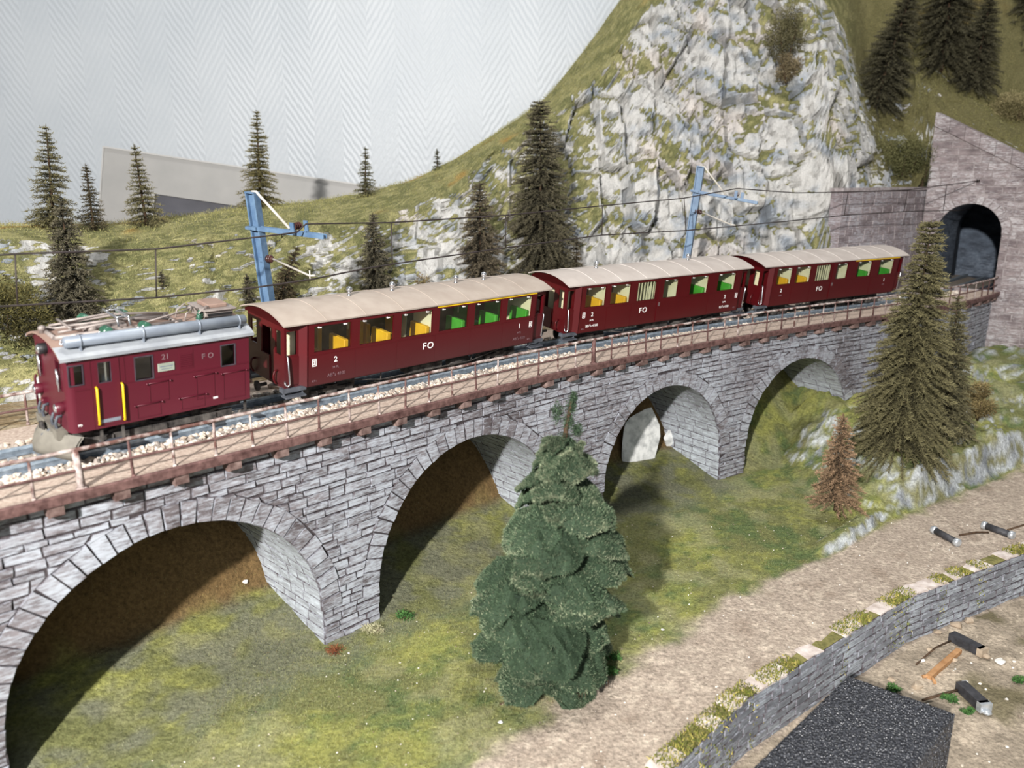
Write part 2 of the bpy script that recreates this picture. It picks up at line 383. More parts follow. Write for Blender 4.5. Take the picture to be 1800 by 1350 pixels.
# ------------------------------------------------------------------ ground: meadow, path, slope behind the viaduct, rock bank
LOWW = np.array([(-150, -10), (-60, 90), (47, 203), (78, 236), (125, 273), (167, 305), (239, 345), (310, 382), (420, 430), (640, 520)], float)
FOOT = np.array([(140, 338), (155, 347), (172, 362), (191, 381), (225, 402), (274, 434), (311, 462), (360, 492), (460, 545), (640, 640)], float)
EDGE = np.array([(-120, 60), (-30, 190), (5, 222), (38, 252), (92, 302), (150, 346), (176, 366), (640, 700)], float)
def side(x, y, line):
    """signed distance to a polyline: positive on its left (the viaduct's side)"""
    best = np.full(x.shape, 1e9); sg = np.zeros(x.shape)
    for (ax, ay), (bx, by) in zip(line[:-1], line[1:]):
        dx, dy = bx - ax, by - ay; L2 = dx * dx + dy * dy
        t = np.clip(((x - ax) * dx + (y - ay) * dy) / L2, 0, 1); d = np.hypot(x - ax - t * dx, y - ay - t * dy)
        m = d < best; best = np.where(m, d, best); sg = np.where(m, np.sign(dx * (y - ay) - dy * (x - ax)), sg)
    return best * np.where(sg == 0, 1, sg)
def ground_z(x, y, fine=True):
    sh = np.shape(x); x = np.ravel(np.asarray(x, float)); y = np.ravel(np.asarray(y, float)); s, o = so(x, y)
    n1 = fbm(x / 45, y / 45, seed=3) - .5; n2 = fbm(x / 11, y / 11, seed=9) - .5; n3 = fbm(x / 4, y / 4, seed=12, oct=3) - .5
    z = -97 + 2.0 * n1
    z14 = -78 + 16 * smooth(40, 120, s)
    z14 = z14 - 8 * (1 - smooth(40, 120, s)); kk = 8.0
    zb = np.where(o < kk, -97 + (z14 + 97) * np.clip((o + 33) / (kk + 33), 0, 1), z14 + (-13.2 - z14) * np.clip((o - kk) / (47 - kk), 0, 1) ** .9)
    slope = smooth(kk, kk + 9, o) * (1 - smooth(40, 48, o)); lump = cells(x / 7 + n2, y / 7 + n1, 15)
    zb = np.where(o > 47, -13.2, zb) + slope * (9 * n2 + 6 * n1 + 6 * (.5 - lump[0]))
    z = np.where(o > -33, zb + 1.6 * n1 * (1 - smooth(20, 45, o)), z)
    d = side(x, y, FOOT); m = smooth(168, 222, x + .10 * (y - 380) + 10 * n2)
    rk = cells(x / 13, y / 13, 4); bump_ = (rk[2][0] - .5) * 5
    hb = (19 + bump_) * smooth(0, 11, d + 5 * n2) + 13 * smooth(11, 70, d) + 12 * smooth(190, 320, s)
    bank = -97 + hb * m + 9 * n2 * smooth(2, 8, d) * m
    # low rock spur at the path's edge
    sp = smooth(0, 3, d + 3 * n2) * (1 - smooth(6, 14, d + 4 * n2)) * smooth(138, 152, x) * (1 - smooth(180, 205, x))
    bank = np.maximum(bank, -97 + (7 + 8 * n2) * sp)
    z = np.where(d > -2, np.maximum(z, bank), z)
    w = side(x, y, LOWW); low = -119.5 + 2.2 * n2 + 1.5 * n1
    z = np.where(w < 3.2, low, z)
    if fine: z = z + (.8 * n3 + 1.0 * n2) * np.where(o > 47, .3, 1) * np.where(d < -2, .45, 1)
    return z.reshape(sh)
def ground_col(x, y, z):
    s, o = so(x, y); n1 = fbm(x / 30, y / 30, seed=21); n2 = fbm(x / 9, y / 9, seed=22); n3 = fbm(x / 2.6, y / 2.6, seed=23, oct=3)
    C = lambda r, g, b: linA((r, g, b))[None]
    mixc = lambda a, b, t: a * (1 - t[:, None]) + b * t[:, None]
    olive, grey, yel, green, soil, path, shelf = C(108, 110, 72), C(112, 112, 94), C(156, 156, 84), C(86, 100, 64), C(104, 84, 56), C(166, 152, 138), C(128, 110, 84)
    c = mixc(np.repeat(olive, len(x), 0), green, smooth(.45, .65, n2)); c = mixc(c, yel, smooth(.46, .70, n1 * .6 + n3 * .4) * .6); c = mixc(c, C(146, 144, 110), smooth(.5, .68, fbm(x / 16, y / 16, seed=27)) * .55)
    under = smooth(-62, -36, o) * (1 - smooth(30, 40, s)); c = mixc(c, grey, under * smooth(.35, .6, n2) * .9)
    c = mixc(c, soil, smooth(0, 10, o + 8 * (n2 - .5)) * (1 - smooth(60, 130, s) * .6))
    c = mixc(c, mixc(np.repeat(shelf, len(x), 0), C(150, 138, 116), smooth(.4, .6, n3)), smooth(42, 50, o))
    e = side(x, y, EDGE) + 14 * (n2 - .5) + 8 * (n1 - .5); d = side(x, y, FOOT); w = side(x, y, LOWW)
    onpath = (1 - smooth(-5, 5, e)) * (1 - smooth(-1, 1, d - 0 + 0 * e)) ; onpath = np.where(d > 1, 0, onpath)
    pc = mixc(np.repeat(path, len(x), 0), C(190, 176, 160), smooth(.5, .75, n3)); pc = mixc(pc, C(128, 112, 98), smooth(.58, .8, n2) * .5)
    c = mixc(c, pc, onpath)
    lowc = mixc(np.repeat(C(150, 138, 122), len(x), 0), C(178, 164, 146), smooth(.4, .65, n2)); lowc = mixc(lowc, C(98, 92, 66), smooth(.6, .72, n1) * .8)
    c = np.where((w < -2)[:, None], lowc, c)
    # bare plaster rock where the bank is steep
    g = 1.2; gx = (ground_z(x + g, y) - ground_z(x - g, y)) / (2 * g); gy = (ground_z(x, y + g) - ground_z(x, y - g)) / (2 * g)
    steep = smooth(.75, 1.3, np.hypot(gx, gy)) * (d > -3) * (x > 135) * (o < -30)
    rc = mixc(np.repeat(C(176, 180, 182), len(x), 0), C(126, 130, 134), smooth(.45, .7, n2)); rc = mixc(rc, C(128, 126, 92), smooth(.5, .62, fbm(x / 6, y / 6, z / 6, seed=31)))
    c = mixc(c, rc, steep)
    return c, s, o, onpath, steep
gx = np.concatenate([np.arange(-420, -175, 5), np.arange(-175, 345, 2.0), np.arange(345, 641, 7)]); gy = np.concatenate([np.arange(90, 185, 5), np.arange(185, 560, 2.0), np.arange(560, 800, 6)])
GX, GY = np.meshgrid(gx, gy); GZ = ground_z(GX, GY)
gc = ground_col(GX.ravel(), GY.ravel(), GZ.ravel())
me = np_mesh('ground', np.stack([GX, GY, GZ], -1).reshape(-1, 3), grid_faces(*GX.shape), M['ground'], gc[0], True)
link('ground', me, kind='structure')
def gz(x, y): return float(ground_z(np.array([x], float), np.array([y], float))[0])

# ------------------------------------------------------------------ mountain: plaster cliff, grassy ridge, steep wooded slope
PX = [-520, -306, -229, -198, -169, -140, -100, -71, -41, -27, -12, 25, 71, 110, 160, 205, 222, 236, 280, 300, 322, 331, 345, 360, 400, 470, 660]
PB = [(190, -22), (240, -22), (272, -22), (300, -22), (328, -22), (357, -22), (396, -22), (424, -22), (450, -22), (462, -22), (474, -22), (503, -22), (534, -22), (554, -22), (576, -22), (586, -22), (577, -22), (590, 62), (628, 63), (643, 63), (655, 66), (663, 92), (684, 121), (668, 106), (606, 76), (520, 40), (430, -20)]
PT = [(300, 45), (330, 47), (365, 47), (392, 41), (418, 43), (440, 45), (471, 47), (505, 53), (541, 65), (562, 77), (585, 91), (624, 118), (662, 157), (692, 206), (712, 250), (712, 262), (706, 250), (698, 232), (706, 172), (718, 150), (690, 128), (696, 142), (740, 178), (742, 170), (704, 128), (690, 110), (690, 100)]
PR = [(470, 43), (488, 44), (497, 45), (515, 50), (532, 55), (547, 57), (574, 63), (601, 72), (631, 88), (642, 98), (653, 107), (682, 132), (726, 190), (752, 245), (775, 310), (785, 330), (785, 330), (785, 330), (788, 320), (790, 315), (788, 315), (788, 315), (788, 315), (785, 312), (785, 300), (785, 290), (785, 280)]
mx = np.concatenate([np.arange(-520, -310, 7), np.arange(-310, 420, 2.1), np.arange(420, 660, 6)])
def prof(A, i): return np.interp(mx, PX, [q[i] for q in A])
ker = np.ones(5) / 5
def sm(a): return np.convolve(np.pad(a, 2, 'edge'), ker, 'valid')
yb, zb_, yt, zt, yr, zr = [sm(prof(A, i)) for A, i in ((PB, 0), (PB, 1), (PT, 0), (PT, 1), (PR, 0), (PR, 1))]
NV, NC = 150, 46
v1 = np.linspace(0, 1, NV)[:, None]; v2 = np.linspace(0, 1, NC)[1:, None]; v3 = np.array([.35, 1.])[:, None]
gul = smooth(245, 300, mx)[None]                                   # the gentler wooded slope at the far end
my1 = yb + (yt - yb) * (v1 ** (1.25 - .25 * gul)); mz1 = zb_ + (zt - zb_) * v1
my2 = yt + (yr - yt) * v2; mz2 = zt + (zr - zt) * (v2 ** .92) + 3 * np.sin(v2 * math.pi)
my3 = yr + 8 * v3; mz3 = zr - 130 * v3
MY = np.concatenate([my1, my2, my3]); MZ = np.concatenate([mz1, mz2, mz3]); MX = np.repeat(mx[None], len(MY), 0)
vv = np.concatenate([np.repeat(v1, len(mx), 1), np.repeat(1 + v2, len(mx), 1), np.repeat(2 + v3, len(mx), 1)])
rockm = (1 - smooth(.93, 1.06, vv)) * (1 - .8 * gul)
big = smooth(-40, 60, MX) * .65 + .35                               # the tall cliff has the bigger crags
warp = 8 * (fbm(MX / 30, MZ / 30, seed=41) - .5)
c1 = cells((MX + warp) / 21, (MZ + 2 * warp) / 44, 42); c2 = cells((MX + warp) / 8.5, (MZ - warp) / 15, 52)
crag = 15 * (c1[2][0] - .45) + c1[3] * 13 * (c1[2][1] - .5) + c1[4] * 9 * (c1[2][2] - .5) - 6 * (1 - smooth(0, .10, c1[1]))
crag2 = 4.5 * (c2[2][0] - .5) + c2[3] * 4 * (c2[2][1] - .5) + c2[4] * 4 * (c2[2][2] - .5) - 1.6 * (1 - smooth(0, .12, c2[1]))
butt = 16 * (fbm(MX / 46, MZ / 150, seed=44, oct=3) - .5)
nf = 2.2 * (fbm(MX / 3.2, MZ / 5, MY / 5, seed=47, oct=3) - .5)
disp = (crag * big + crag2 + butt * big) * rockm * smooth(-24, -6, MZ) + nf * (.45 + .55 * rockm)
soft = (1 - rockm) * smooth(.9, 1.1, vv) * (1 - smooth(1.98, 2, vv)) * (5 * (fbm(MX / 26, MY / 26, seed=48) - .5)) + gul * 12 * (fbm(MX / 30, MZ / 24, MY / 40, seed=49) - .5)
MYd = np.minimum(MY - disp * .9, WALL_Y - 4); MZd = MZ + disp * .22 + soft; MXd = MX + (c1[2][1] - .5) * 4 * rockm
VM = np.stack([MXd, MYd, MZd], -1)
du = np.gradient(VM, axis=1); dv = np.gradient(VM, axis=0); NM = np.cross(du, dv); NM /= np.linalg.norm(NM, axis=-1, keepdims=True) + 1e-9
n1 = fbm(MX / 34, MZ / 26, MY / 50, seed=61); n2 = fbm(MX / 10, MZ / 9, MY / 12, seed=62); n3 = fbm(MX / 3, MZ / 3, MY / 3, seed=63, oct=3)
mixg = lambda a, b, t: a * (1 - t[..., None]) + b * t[..., None]
col = mixg(np.broadcast_to(linA((204, 202, 198)), VM.shape), linA((158, 166, 176)), smooth(.42, .62, n2 * .6 + n1 * .4)); col = mixg(col, linA((222, 210, 200)), smooth(.52, .66, n1) * .6)
col = mixg(col, linA((112, 108, 104)), (1 - smooth(0, .06, c2[1])) * .35 * rockm)
moss = smooth(.48, .66, n1 * .42 + n2 * .38 + n3 * .2 + .34 * (NM[..., 2] - .30) + .02 * smooth(60, -100, MX) + .05 * np.sin(MX / 31.))
moss = np.maximum(moss * (.82 + .18 * n3), smooth(.95, 1.04, vv + .12 * (n2 - .5)))
moss = np.maximum(moss, gul * (1 - smooth(.50, .60, n2 * .7 + n3 * .3) * .9))
mcol = mixg(np.broadcast_to(linA((134, 131, 88)), VM.shape), linA((108, 109, 70)), smooth(.4, .6, n2)); mcol = mixg(mcol, linA((168, 162, 114)), smooth(.5, .64, n3) * .7); mcol = mixg(mcol, linA((176, 128, 52)), smooth(.62, .72, n1) * smooth(1., 1.1, vv) * .6)
mcol = mixg(mcol, linA((98, 92, 60)), gul * .85)
dark = smooth(-225, -262, MX) * (1 - smooth(.9, 1.0, vv)); mcol = mixg(mcol, linA((96, 82, 44)), dark * .9); moss = np.maximum(moss, dark * .9)
mosscol = mcol; rockcol = col; col = mixg(col, mcol, moss)
me = np_mesh('mountain', VM.reshape(-1, 3), grid_faces(*MX.shape), M['rock'], rockcol.reshape(-1, 3), False)
a_ = me.attributes.new('mosscol', 'FLOAT_COLOR', 'POINT'); c_ = np.ones((moss.size, 4), np.float32); c_[:, :3] = mosscol.reshape(-1, 3); a_.data.foreach_set('color', c_.ravel())
a_ = me.attributes.new('moss', 'FLOAT', 'POINT'); a_.data.foreach_set('value', moss.astype(np.float32).ravel())
link('mountain', me, kind='structure', label='white plaster cliff with mossy ledges and a grassy ridge behind the train', category='mountain')
from mathutils.bvhtree import BVHTree
BV = BVHTree.FromPolygons([tuple(p) for p in VM.reshape(-1, 3)], [tuple(f) for f in grid_faces(*MX.shape)])
# ------------------------------------------------------------------ masonry
def block_mesh(mapf, quad, thick, rise, jit, bev=.30):
    """one rough stone: quad = four (u, w) corners counter-clockwise seen from outside; mapf(u, w, d) -> mm point"""
    q = np.array(quad, float); c = q.mean(0)
    lo = q + NR.uniform(-jit, jit, q.shape); n = len(q)
    d0, d1 = rise - .35, rise
    ins = lo + (c - lo) * np.minimum(bev / (np.abs(c - lo).max(0) + 1e-6), .42)
    pts = [mapf(u, w, -thick) for u, w in lo] + [mapf(u, w, d0) for u, w in lo] + [mapf(u, w, d1 + NR.uniform(-.12, .12)) for u, w in ins]
    fs, mi = [], []
    for k in range(2):
        for i in range(n): fs.append((k * n + i, k * n + (i + 1) % n, (k + 1) * n + (i + 1) % n, (k + 1) * n + i)); mi.append(1)
    fs.append(tuple(2 * n + i for i in range(n))); mi.append(0)
    return pts, fs, mi
def lay(parent, name, mats, mapf, stones, limit, thick=1.0, rise=(.35, .8), jit=.14, far_name=None, bev=.30):
    """stones (nearest first): the first `limit` become parts of their own, the rest one stuff part"""
    rest = MB()
    for i, q in enumerate(stones):
        pts, fs, mi = block_mesh(mapf, q, thick, NR.uniform(*rise), jit, bev)
        if i < limit:
            c = np.mean(pts, 0); mb = MB(); mb.v = [tuple(p) for p in pts]; mb.f = fs; mb.mi = mi; mb.sm = [False] * len(fs)
            mb.build(name, mats, parent, True)
        else:
            b = len(rest.v); rest.v += [tuple(p) for p in pts]; rest.f += [tuple(x + b for x in f) for f in fs]; rest.mi += mi; rest.sm += [False] * len(fs)
    if rest.v: rest.build(far_name or 'far_' + name, mats, parent, True, kind='stuff')
def courses(u0, u1, w0, w1, hh, ll, spans, joint=.22, wob=None, vary=.0):
    """running-bond stones between w0 and w1; spans(w) -> list of (ua, ub) intervals that carry stone at that height"""
    out = []; n = max(1, round((w1 - w0) / hh)); hs_ = np.array([R.uniform(1 - vary, 1 + vary) for _ in range(n)]); ws_ = w0 + (w1 - w0) * np.concatenate([[0], np.cumsum(hs_)]) / hs_.sum()
    for k in range(n):
        a, b = ws_[k], ws_[k + 1]; a2, b2 = a + joint, b - joint
        sa, sb = spans(a2), spans(b2)
        if len(sa) != len(sb): sa = sb = spans((a + b) / 2)
        for (x0, x1), (y0, y1) in zip(sa, sb):
            u = min(x0, y0) ; end = max(x1, y1); first = True
            step = ll * R.uniform(.35, 1.)
            cuts = [u]
            while u + step < end - ll * .35: u += step; cuts.append(u); step = ll * R.uniform(.62, 1.4)
            cuts.append(end)
            for i in range(len(cuts) - 1):
                p, q = cuts[i] + joint, cuts[i + 1] - joint
                A, B = max(p, x0 + joint), min(q, x1 - joint); C, D = max(p, y0 + joint), min(q, y1 - joint)
                if B - A < .5 and D - C < .5: continue
                if B < A: A = B = (A + B) / 2
                if D < C: C = D = (C + D) / 2
                o = wob or 0
                out.append(((A, a2 + R.uniform(-o, o)), (B, a2 + R.uniform(-o, o)), (D, b2 + R.uniform(-o, o)), (C, b2 + R.uniform(-o, o))))
    return out

# --- viaduct
OF, OB = -32.6, 24.0                         # front face of the core, back face
ZT, ZB = -14.6, -112.0
ARCH = [(-278.0, 50.5, -83.2), (-149.5, 52.5, -85.6), (-14.0, 48.0, -81.2), (104.5, 48.0, -81.0)]
def zint(s, extra=0.):
    for c, r, zc in ARCH:
        if abs(s - c) < r + extra: return zc + math.sqrt((r + extra) ** 2 - (s - c) ** 2)
    return None
viaduct = thing('stone_viaduct', 'grey stone railway viaduct of round arches carrying the red train', 'viaduct', tuple(tw(-215, -10, -98)))
S0, S1 = -430, 342
pl = [(S0, ZB)]
for c, r, zc in ARCH:
    pl += [(c - r, ZB), (c - r, zc)] + [(c - r * math.cos(t), zc + r * math.sin(t)) for t in np.linspace(0, math.pi, 41)[1:-1]] + [(c + r, zc), (c + r, ZB)]
pl.append((S1, ZB))
pf = []
for (a, za), (b, zb2) in zip(pl[:-1], pl[1:]):
    n = max(1, int(abs(b - a) / 8)); pf += [(a + (b - a) * i / n, za + (zb2 - za) * i / n) for i in range(n)]
pf.append(pl[-1])
bot = lambda o: [tw(a, o, z) for a, z in pf]; top = lambda o: [tw(a, o, ZT) for a, z in pf]
mb = MB(); mb.strip([bot(OF), top(OF)]); mb.strip([bot(OB), top(OB)], flip=True); mb.strip([top(OF), top(OB)])
mb.build('wall_core', M['mortar'], viaduct, True)
# arch linings: stone courses along the barrel, one object for each barrel
for c, r, zc in ARCH:
    path_ = [(c - r, z) for z in np.arange(ZB, zc, 4.3)] + [(c - r * math.cos(t), zc + r * math.sin(t)) for t in np.linspace(0, math.pi, int(math.pi * r / 4.3) + 1)] + [(c + r, z) for z in np.arange(ZB, zc, 4.3)[::-1]]
    acc = [0]; 
    for p, q in zip(path_[:-1], path_[1:]): acc.append(acc[-1] + math.dist(p, q))
    def bar(u, w, d, path_=path_, acc=acc, c=c, zc=zc):
        s_ = np.interp(w, acc, [p[0] for p in path_]); z_ = np.interp(w, acc, [p[1] for p in path_])
        nz = max(0., z_ - zc); nx, nl = (c - s_), math.hypot(c - s_, nz) + 1e-6
        return tw(s_ + nx / nl * d * 1., u, z_ - nz / nl * d)
    st = []
    for k in range(len(acc) - 1):
        u = OF + .2 + R.uniform(0, 4); a, b = acc[k] + .07, acc[k + 1] - .07; u0 = OF + .1
        while u0 < OB - .3:
            u1 = min(OB - .1, u0 + R.uniform(6, 13))
            if OB - u1 < 3: u1 = OB - .1
            st.append(((u0 + .07, a), (u0 + .07, b), (u1 - .07, b), (u1 - .07, a))); u0 = u1
    st = [q[::-1] for q in st]
    lay(viaduct, 'lining_stone', [M['lining'], M['stone_edge']], bar, st, 0, thick=.5, rise=(.12, .3), jit=.05, far_name='arch_lining', bev=.2)
front = lambda u, w, d: tw(u, OF - d, w)
RING = 7.8
def ring_spans(w):
    cut = [S0]
    for c, r, zc in ARCH:
        R2 = r + RING if w > zc else r
        h = w - zc
        if w <= zc: dx = r
        elif h < R2: dx = math.sqrt(R2 * R2 - h * h); dx = max(dx, r if h < 1 else 0)
        else: continue
        cut += [c - dx, c + dx]
    cut.append(S1)
    return [(cut[i], cut[i + 1]) for i in range(0, len(cut), 2) if cut[i + 1] - cut[i] > .6]
sts = courses(S0, S1, -104.0, -18.2, 3.05, 9.0, ring_spans, .15, .22, .32)
sts += courses(S0, S1, -18.1, -14.9, 3.2, 17.0, lambda w: [(S0, S1)], .16, .05)
vis = lambda q: (q[0][0] + q[1][0]) / 2
sts = [q for q in sts if vis(q) > -352] + [q for q in sts if vis(q) <= -352]
sts_in = sorted([q for q in sts if vis(q) > -352], key=vis); sts_out = [q for q in sts if vis(q) <= -352]
lay(viaduct, 'stone_block', [M['stone'], M['stone_edge']], front, sts_in + sts_out, 298, rise=(.15, .75), jit=.2, far_name='far_stone_blocks', bev=.22)
vz = []
for c, r, zc in ARCH:
    n = int(round(math.pi * (r + 4) / 5.2))
    for k in range(n):
        a, b = math.pi * k / n + .003, math.pi * (k + 1) / n - .004; rr = r + RING * R.uniform(.93, 1.05)
        f = lambda t, q: (c - q * math.cos(t), zc + q * math.sin(t))
        vz.append((f(a, r - .2), f(a, rr), f(b, rr), f(b, r - .2)))
lay(viaduct, 'arch_stone', [M['stone'], M['stone_edge']], front, vz, 400, rise=(.35, .9), jit=.2, bev=.24)
# deck: walkways, edge beam, brackets
sr = np.arange(S0, 346, 4.0)
mb = MB()
mb.strip([[tw(s, -37.2, -14.0) for s in sr], [tw(s, -37.2, -12.0 + .1 * math.sin(s)) for s in sr], [tw(s, -17.5, -12.1) for s in sr], [tw(s, -17.5, -14.4) for s in sr]])
mb.strip([[tw(s, 17, -12.1) for s in sr], [tw(s, 44, -12.6) for s in sr], [tw(s, 44, -14.4) for s in sr]])
mb.strip([[tw(s, -37.2, -14.4) for s in sr], [tw(s, 40, -14.4) for s in sr]], flip=True)
mb.build('walkway', M['walkway'], viaduct, True)
ew = [.25 * math.sin(s * .31) + .22 * math.sin(s * .83 + 1) for s in sr]
mb = MB()
prof_ = [(-36.9, -11.75), (-37.9, -11.65), (-38.15, -12.1), (-38.1, -14.6), (-37.0, -14.7), (-36.9, -11.75)]
mb.strip([[tw(s, o - .25 * e, z + (.2 * e if i < 3 else 0)) for s, e in zip(sr, ew)] for i, (o, z) in enumerate(prof_)], flip=True)
mb.build('edge_beam', [M['rust']], viaduct, True)
for s in np.arange(-343, 336, 16.9):
    mb = MB(); a = heading(s); t = np.array([math.cos(a), math.sin(a), 0]); n = np.array([-math.sin(a), math.cos(a), 0])
    mb.obox(tw(s, -34.9, -16.1), t * 2.1, n * 2.6, np.array([0, 0, 1.45])); mb.obox(tw(s, -34.2, -17.9), t * 1.7, n * 1.6, np.array([0, 0, .5]))
    mb.build('bracket', M['bracket'], viaduct, True)

# --- railings along the deck
def railing(name, label, o, s0, s1, step, posts_white=True):
    t = thing(name, label, 'railing', tuple(tw((s0 + s1) / 2, o, -12)))
    k = 0; ps = np.arange(s0, s1, step)
    big = [-300, -80]
    for s in ps:
        s = s + R.uniform(-.8, .8); mb = MB(); a = heading(s); tt = np.array([math.cos(a), math.sin(a), 0]); n = np.array([-math.sin(a), math.cos(a), 0])
        thick = 1.05 if any(abs(s - b) < step / 2 for b in big) and o < 0 else .42
        lean = R.uniform(-.5, .5); mb.tube([tw(s, o, -12.3), tw(s + lean * .5, o, -6.5), tw(s + lean, o, -.5)], [thick * 1.1, thick, thick * .9], 6)
        mb.lathe(tw(s, o, -12.2), [(thick * 1.9, 0), (thick * 1.5, .5), (thick, .8)], 6)
        mb.build('post', R.choice([M['rust'], M['rust'], M['rust_pale'], M['rust_pale']]), t, True)
    rr = np.arange(s0 - step * .3, s1, 3.)
    j = [R.uniform(-.12, .12) for _ in rr]
    mb = MB(); mb.tube([tw(s, o, -.5 + q) for s, q in zip(rr, j)], .62, 6); mb.build('top_rail', M['rust_pale'], t, True)
    mb = MB(); mb.tube([tw(s, o - .2, -6.4 + q) for s, q in zip(rr, j)], .42, 6); mb.build('middle_rail', M['rust'], t, True)
    return t
railing('deck_railing', 'rusty brown two-bar railing along the outer edge of the viaduct walkway', -35.6, -352, 338, 12.6)
railing('deck_railing', 'short rusty railing behind the locomotive on the cliff side', 44.0, -372, -205, 12.6)

# --- track
track = thing('railway_track', 'narrow gauge railway track on pale ballast under the train', 'track', tuple(tw(0, 0, -14)))
tilt = lambda o, z: (o - TILT * z, z + TILT * o)
def trk(s, o, z):
    o2, z2 = tilt(o, z); return tw(s, o2, z2)
rs = np.arange(S0, 440, 5.0)
for sd in (-1, 1):
    mb = MB(); c = sd * 6.02 + sd * .45
    web = [(c - .95, -12.5), (c - .95, -12.1), (c - .3, -11.9), (c - .3, -10.9)]; head = [(c - .3, -10.95), (c - .55, -10.75), (c - .55, -9.95), (c + .55, -9.95), (c + .55, -10.75), (c + .3, -10.95)]
    mb.strip([[trk(s, o, z) for s in rs] for o, z in head], flip=True); mb.strip([[trk(s, o, z) for s in rs] for o, z in web], 1, flip=True); mb.strip([[trk(s, 2 * c - o, z) for s in rs] for o, z in web], 1); mb.build('rail', [M['rail'], M['web']], track, True)
slp = MB(); slp.box(-1.5, 1.5, -10.6, 10.6, -.8, .8, 0, .25)
sme = slp.mesh('sleeper', M['sleeper'])
for s in np.arange(S0 + 2, 338, 7.4):
    o = link('sleeper', sme, track); o.matrix_parent_inverse = MATS[track.name].inverted()
    o.matrix_basis = Matrix.Translation(Vector(trk(s, 0, -13.2)) * S) @ Matrix.Rotation(float(heading(s)) + R.uniform(-.02, .02), 4, 'Z') @ Matrix.Rotation(TILT, 4, 'X')
mb = MB(); bsec = [(-17.4, -12.9), (-15.5, -12.4), (-11.5, -12.75), (11.5, -12.75), (15.5, -12.8), (17, -14.0)]
mb.strip([[trk(s, o, z) for s in rs] for o, z in bsec], flip=True); mb.build('ballast_bed', M['ballast_bed'], track, True)
ico = np.array([(0, 0, 1), (.894, 0, .447), (.276, .851, .447), (-.724, .526, .447), (-.724, -.526, .447), (.276, -.851, .447), (.724, .526, -.447), (-.276, .851, -.447), (-.894, 0, -.447), (-.276, -.851, -.447), (.724, -.526, -.447), (0, 0, -1)])
icf = np.array([(0, 1, 2), (0, 2, 3), (0, 3, 4), (0, 4, 5), (0, 5, 1), (1, 6, 2), (2, 7, 3), (3, 8, 4), (4, 9, 5), (5, 10, 1), (6, 7, 2), (7, 8, 3), (8, 9, 4), (9, 10, 5), (10, 6, 1), (11, 7, 6), (11, 8, 7), (11, 9, 8), (11, 10, 9), (11, 6, 10)])
def pebbles(C, size, cols, rng, squash=.7):
    n = len(C); V = ico[None] * rng.uniform(.65, 1.25, (n, 12, 1)) * size[:, None, None]; V[..., 2] *= squash
    a = rng.uniform(0, 6.28, n); ca, sa = np.cos(a)[:, None], np.sin(a)[:, None]; x = V[..., 0] * ca - V[..., 1] * sa; y = V[..., 0] * sa + V[..., 1] * ca
    V[..., 0], V[..., 1] = x, y; V += C[:, None]
    return V.reshape(-1, 3), (icf[None] + 12 * np.arange(n)[:, None, None]).reshape(-1, 3), np.repeat(cols, 12, 0)
n = 9500; rng = np.random.default_rng(3); sB = rng.uniform(-352, 338, n); sd = rng.choice([-1, -1, -1, 1], n)
oB = np.where(sd < 0, -rng.uniform(7.6, 18.2, n), rng.uniform(8, 17, n)); mid = rng.random(n) < .25; oB = np.where(mid, rng.uniform(-4.8, 4.8, n), oB)
o2, z2 = tilt(oB, np.where(mid, -12.6, np.where(np.abs(oB) > 15.5, -12.5, -12.4)))
C = tw(sB, o2, z2); pal = np.array([lin(c) for c in ((216, 204, 190), (196, 180, 164), (176, 160, 148), (224, 214, 202), (160, 150, 142))])
V, F, c = pebbles(C, rng.uniform(.45, 1.25, n), pal[rng.integers(0, 5, n)], rng)
link('ballast_stones', np_mesh('ballast_stones', V, F, M['ballast'], c), track, True, kind='stuff')

# --- tunnel portal
PS = 341.0; PH = float(heading(PS)); PT_ = np.array([math.cos(PH), math.sin(PH), 0]); PN = np.array([-math.sin(PH), math.cos(PH), 0]); PC = tw(PS, 0, 0)
OL, OR_, OSP, ORAD, OC = 13.0, -33.0, 31.0, 23.0, -10.0
pmap = lambda u, w, d: PC + PN * u - PT_ * d + np.array([0, 0, w])
ptop = lambda u: 121 - (22 - u) * .52 if u <= 22 else 121
portal = thing('tunnel_portal', 'grey stone tunnel portal with a dark arched mouth and sloping coping', 'tunnel portal', tuple(pmap(-10, -80, 0)))
def pin(u): return OSP + math.sqrt(max(0, ORAD ** 2 - (u - OC) ** 2))
up = list(np.linspace(-100, OR_, 12)) ; ui = [OC - ORAD * math.cos(t) for t in np.linspace(0, math.pi, 25)]; ul = list(np.linspace(OL, 24, 4))
mb = MB()
mb.strip([[pmap(u, -115, 0) for u in up], [pmap(u, ptop(u), 0) for u in up]]); mb.strip([[pmap(u, pin(u), 0) for u in ui], [pmap(u, ptop(u), 0) for u in ui]])
mb.strip([[pmap(u, -115, 0) for u in ul], [pmap(u, ptop(u), 0) for u in ul]]); mb.strip([[pmap(OR_, -115, 0), pmap(OL, -115, 0)], [pmap(OR_, -13, 0), pmap(OL, -13, 0)]])
mb.strip([[pmap(24, -115, 0), pmap(24, -115, -30)], [pmap(24, 121, 0), pmap(24, 121, -30)]])
uu = up + ui + ul; mb.strip([[pmap(u, ptop(u), 0) for u in uu], [pmap(u, ptop(u), -14) for u in uu]])
mb.build('portal_core', M['portal_edge'], portal, True)
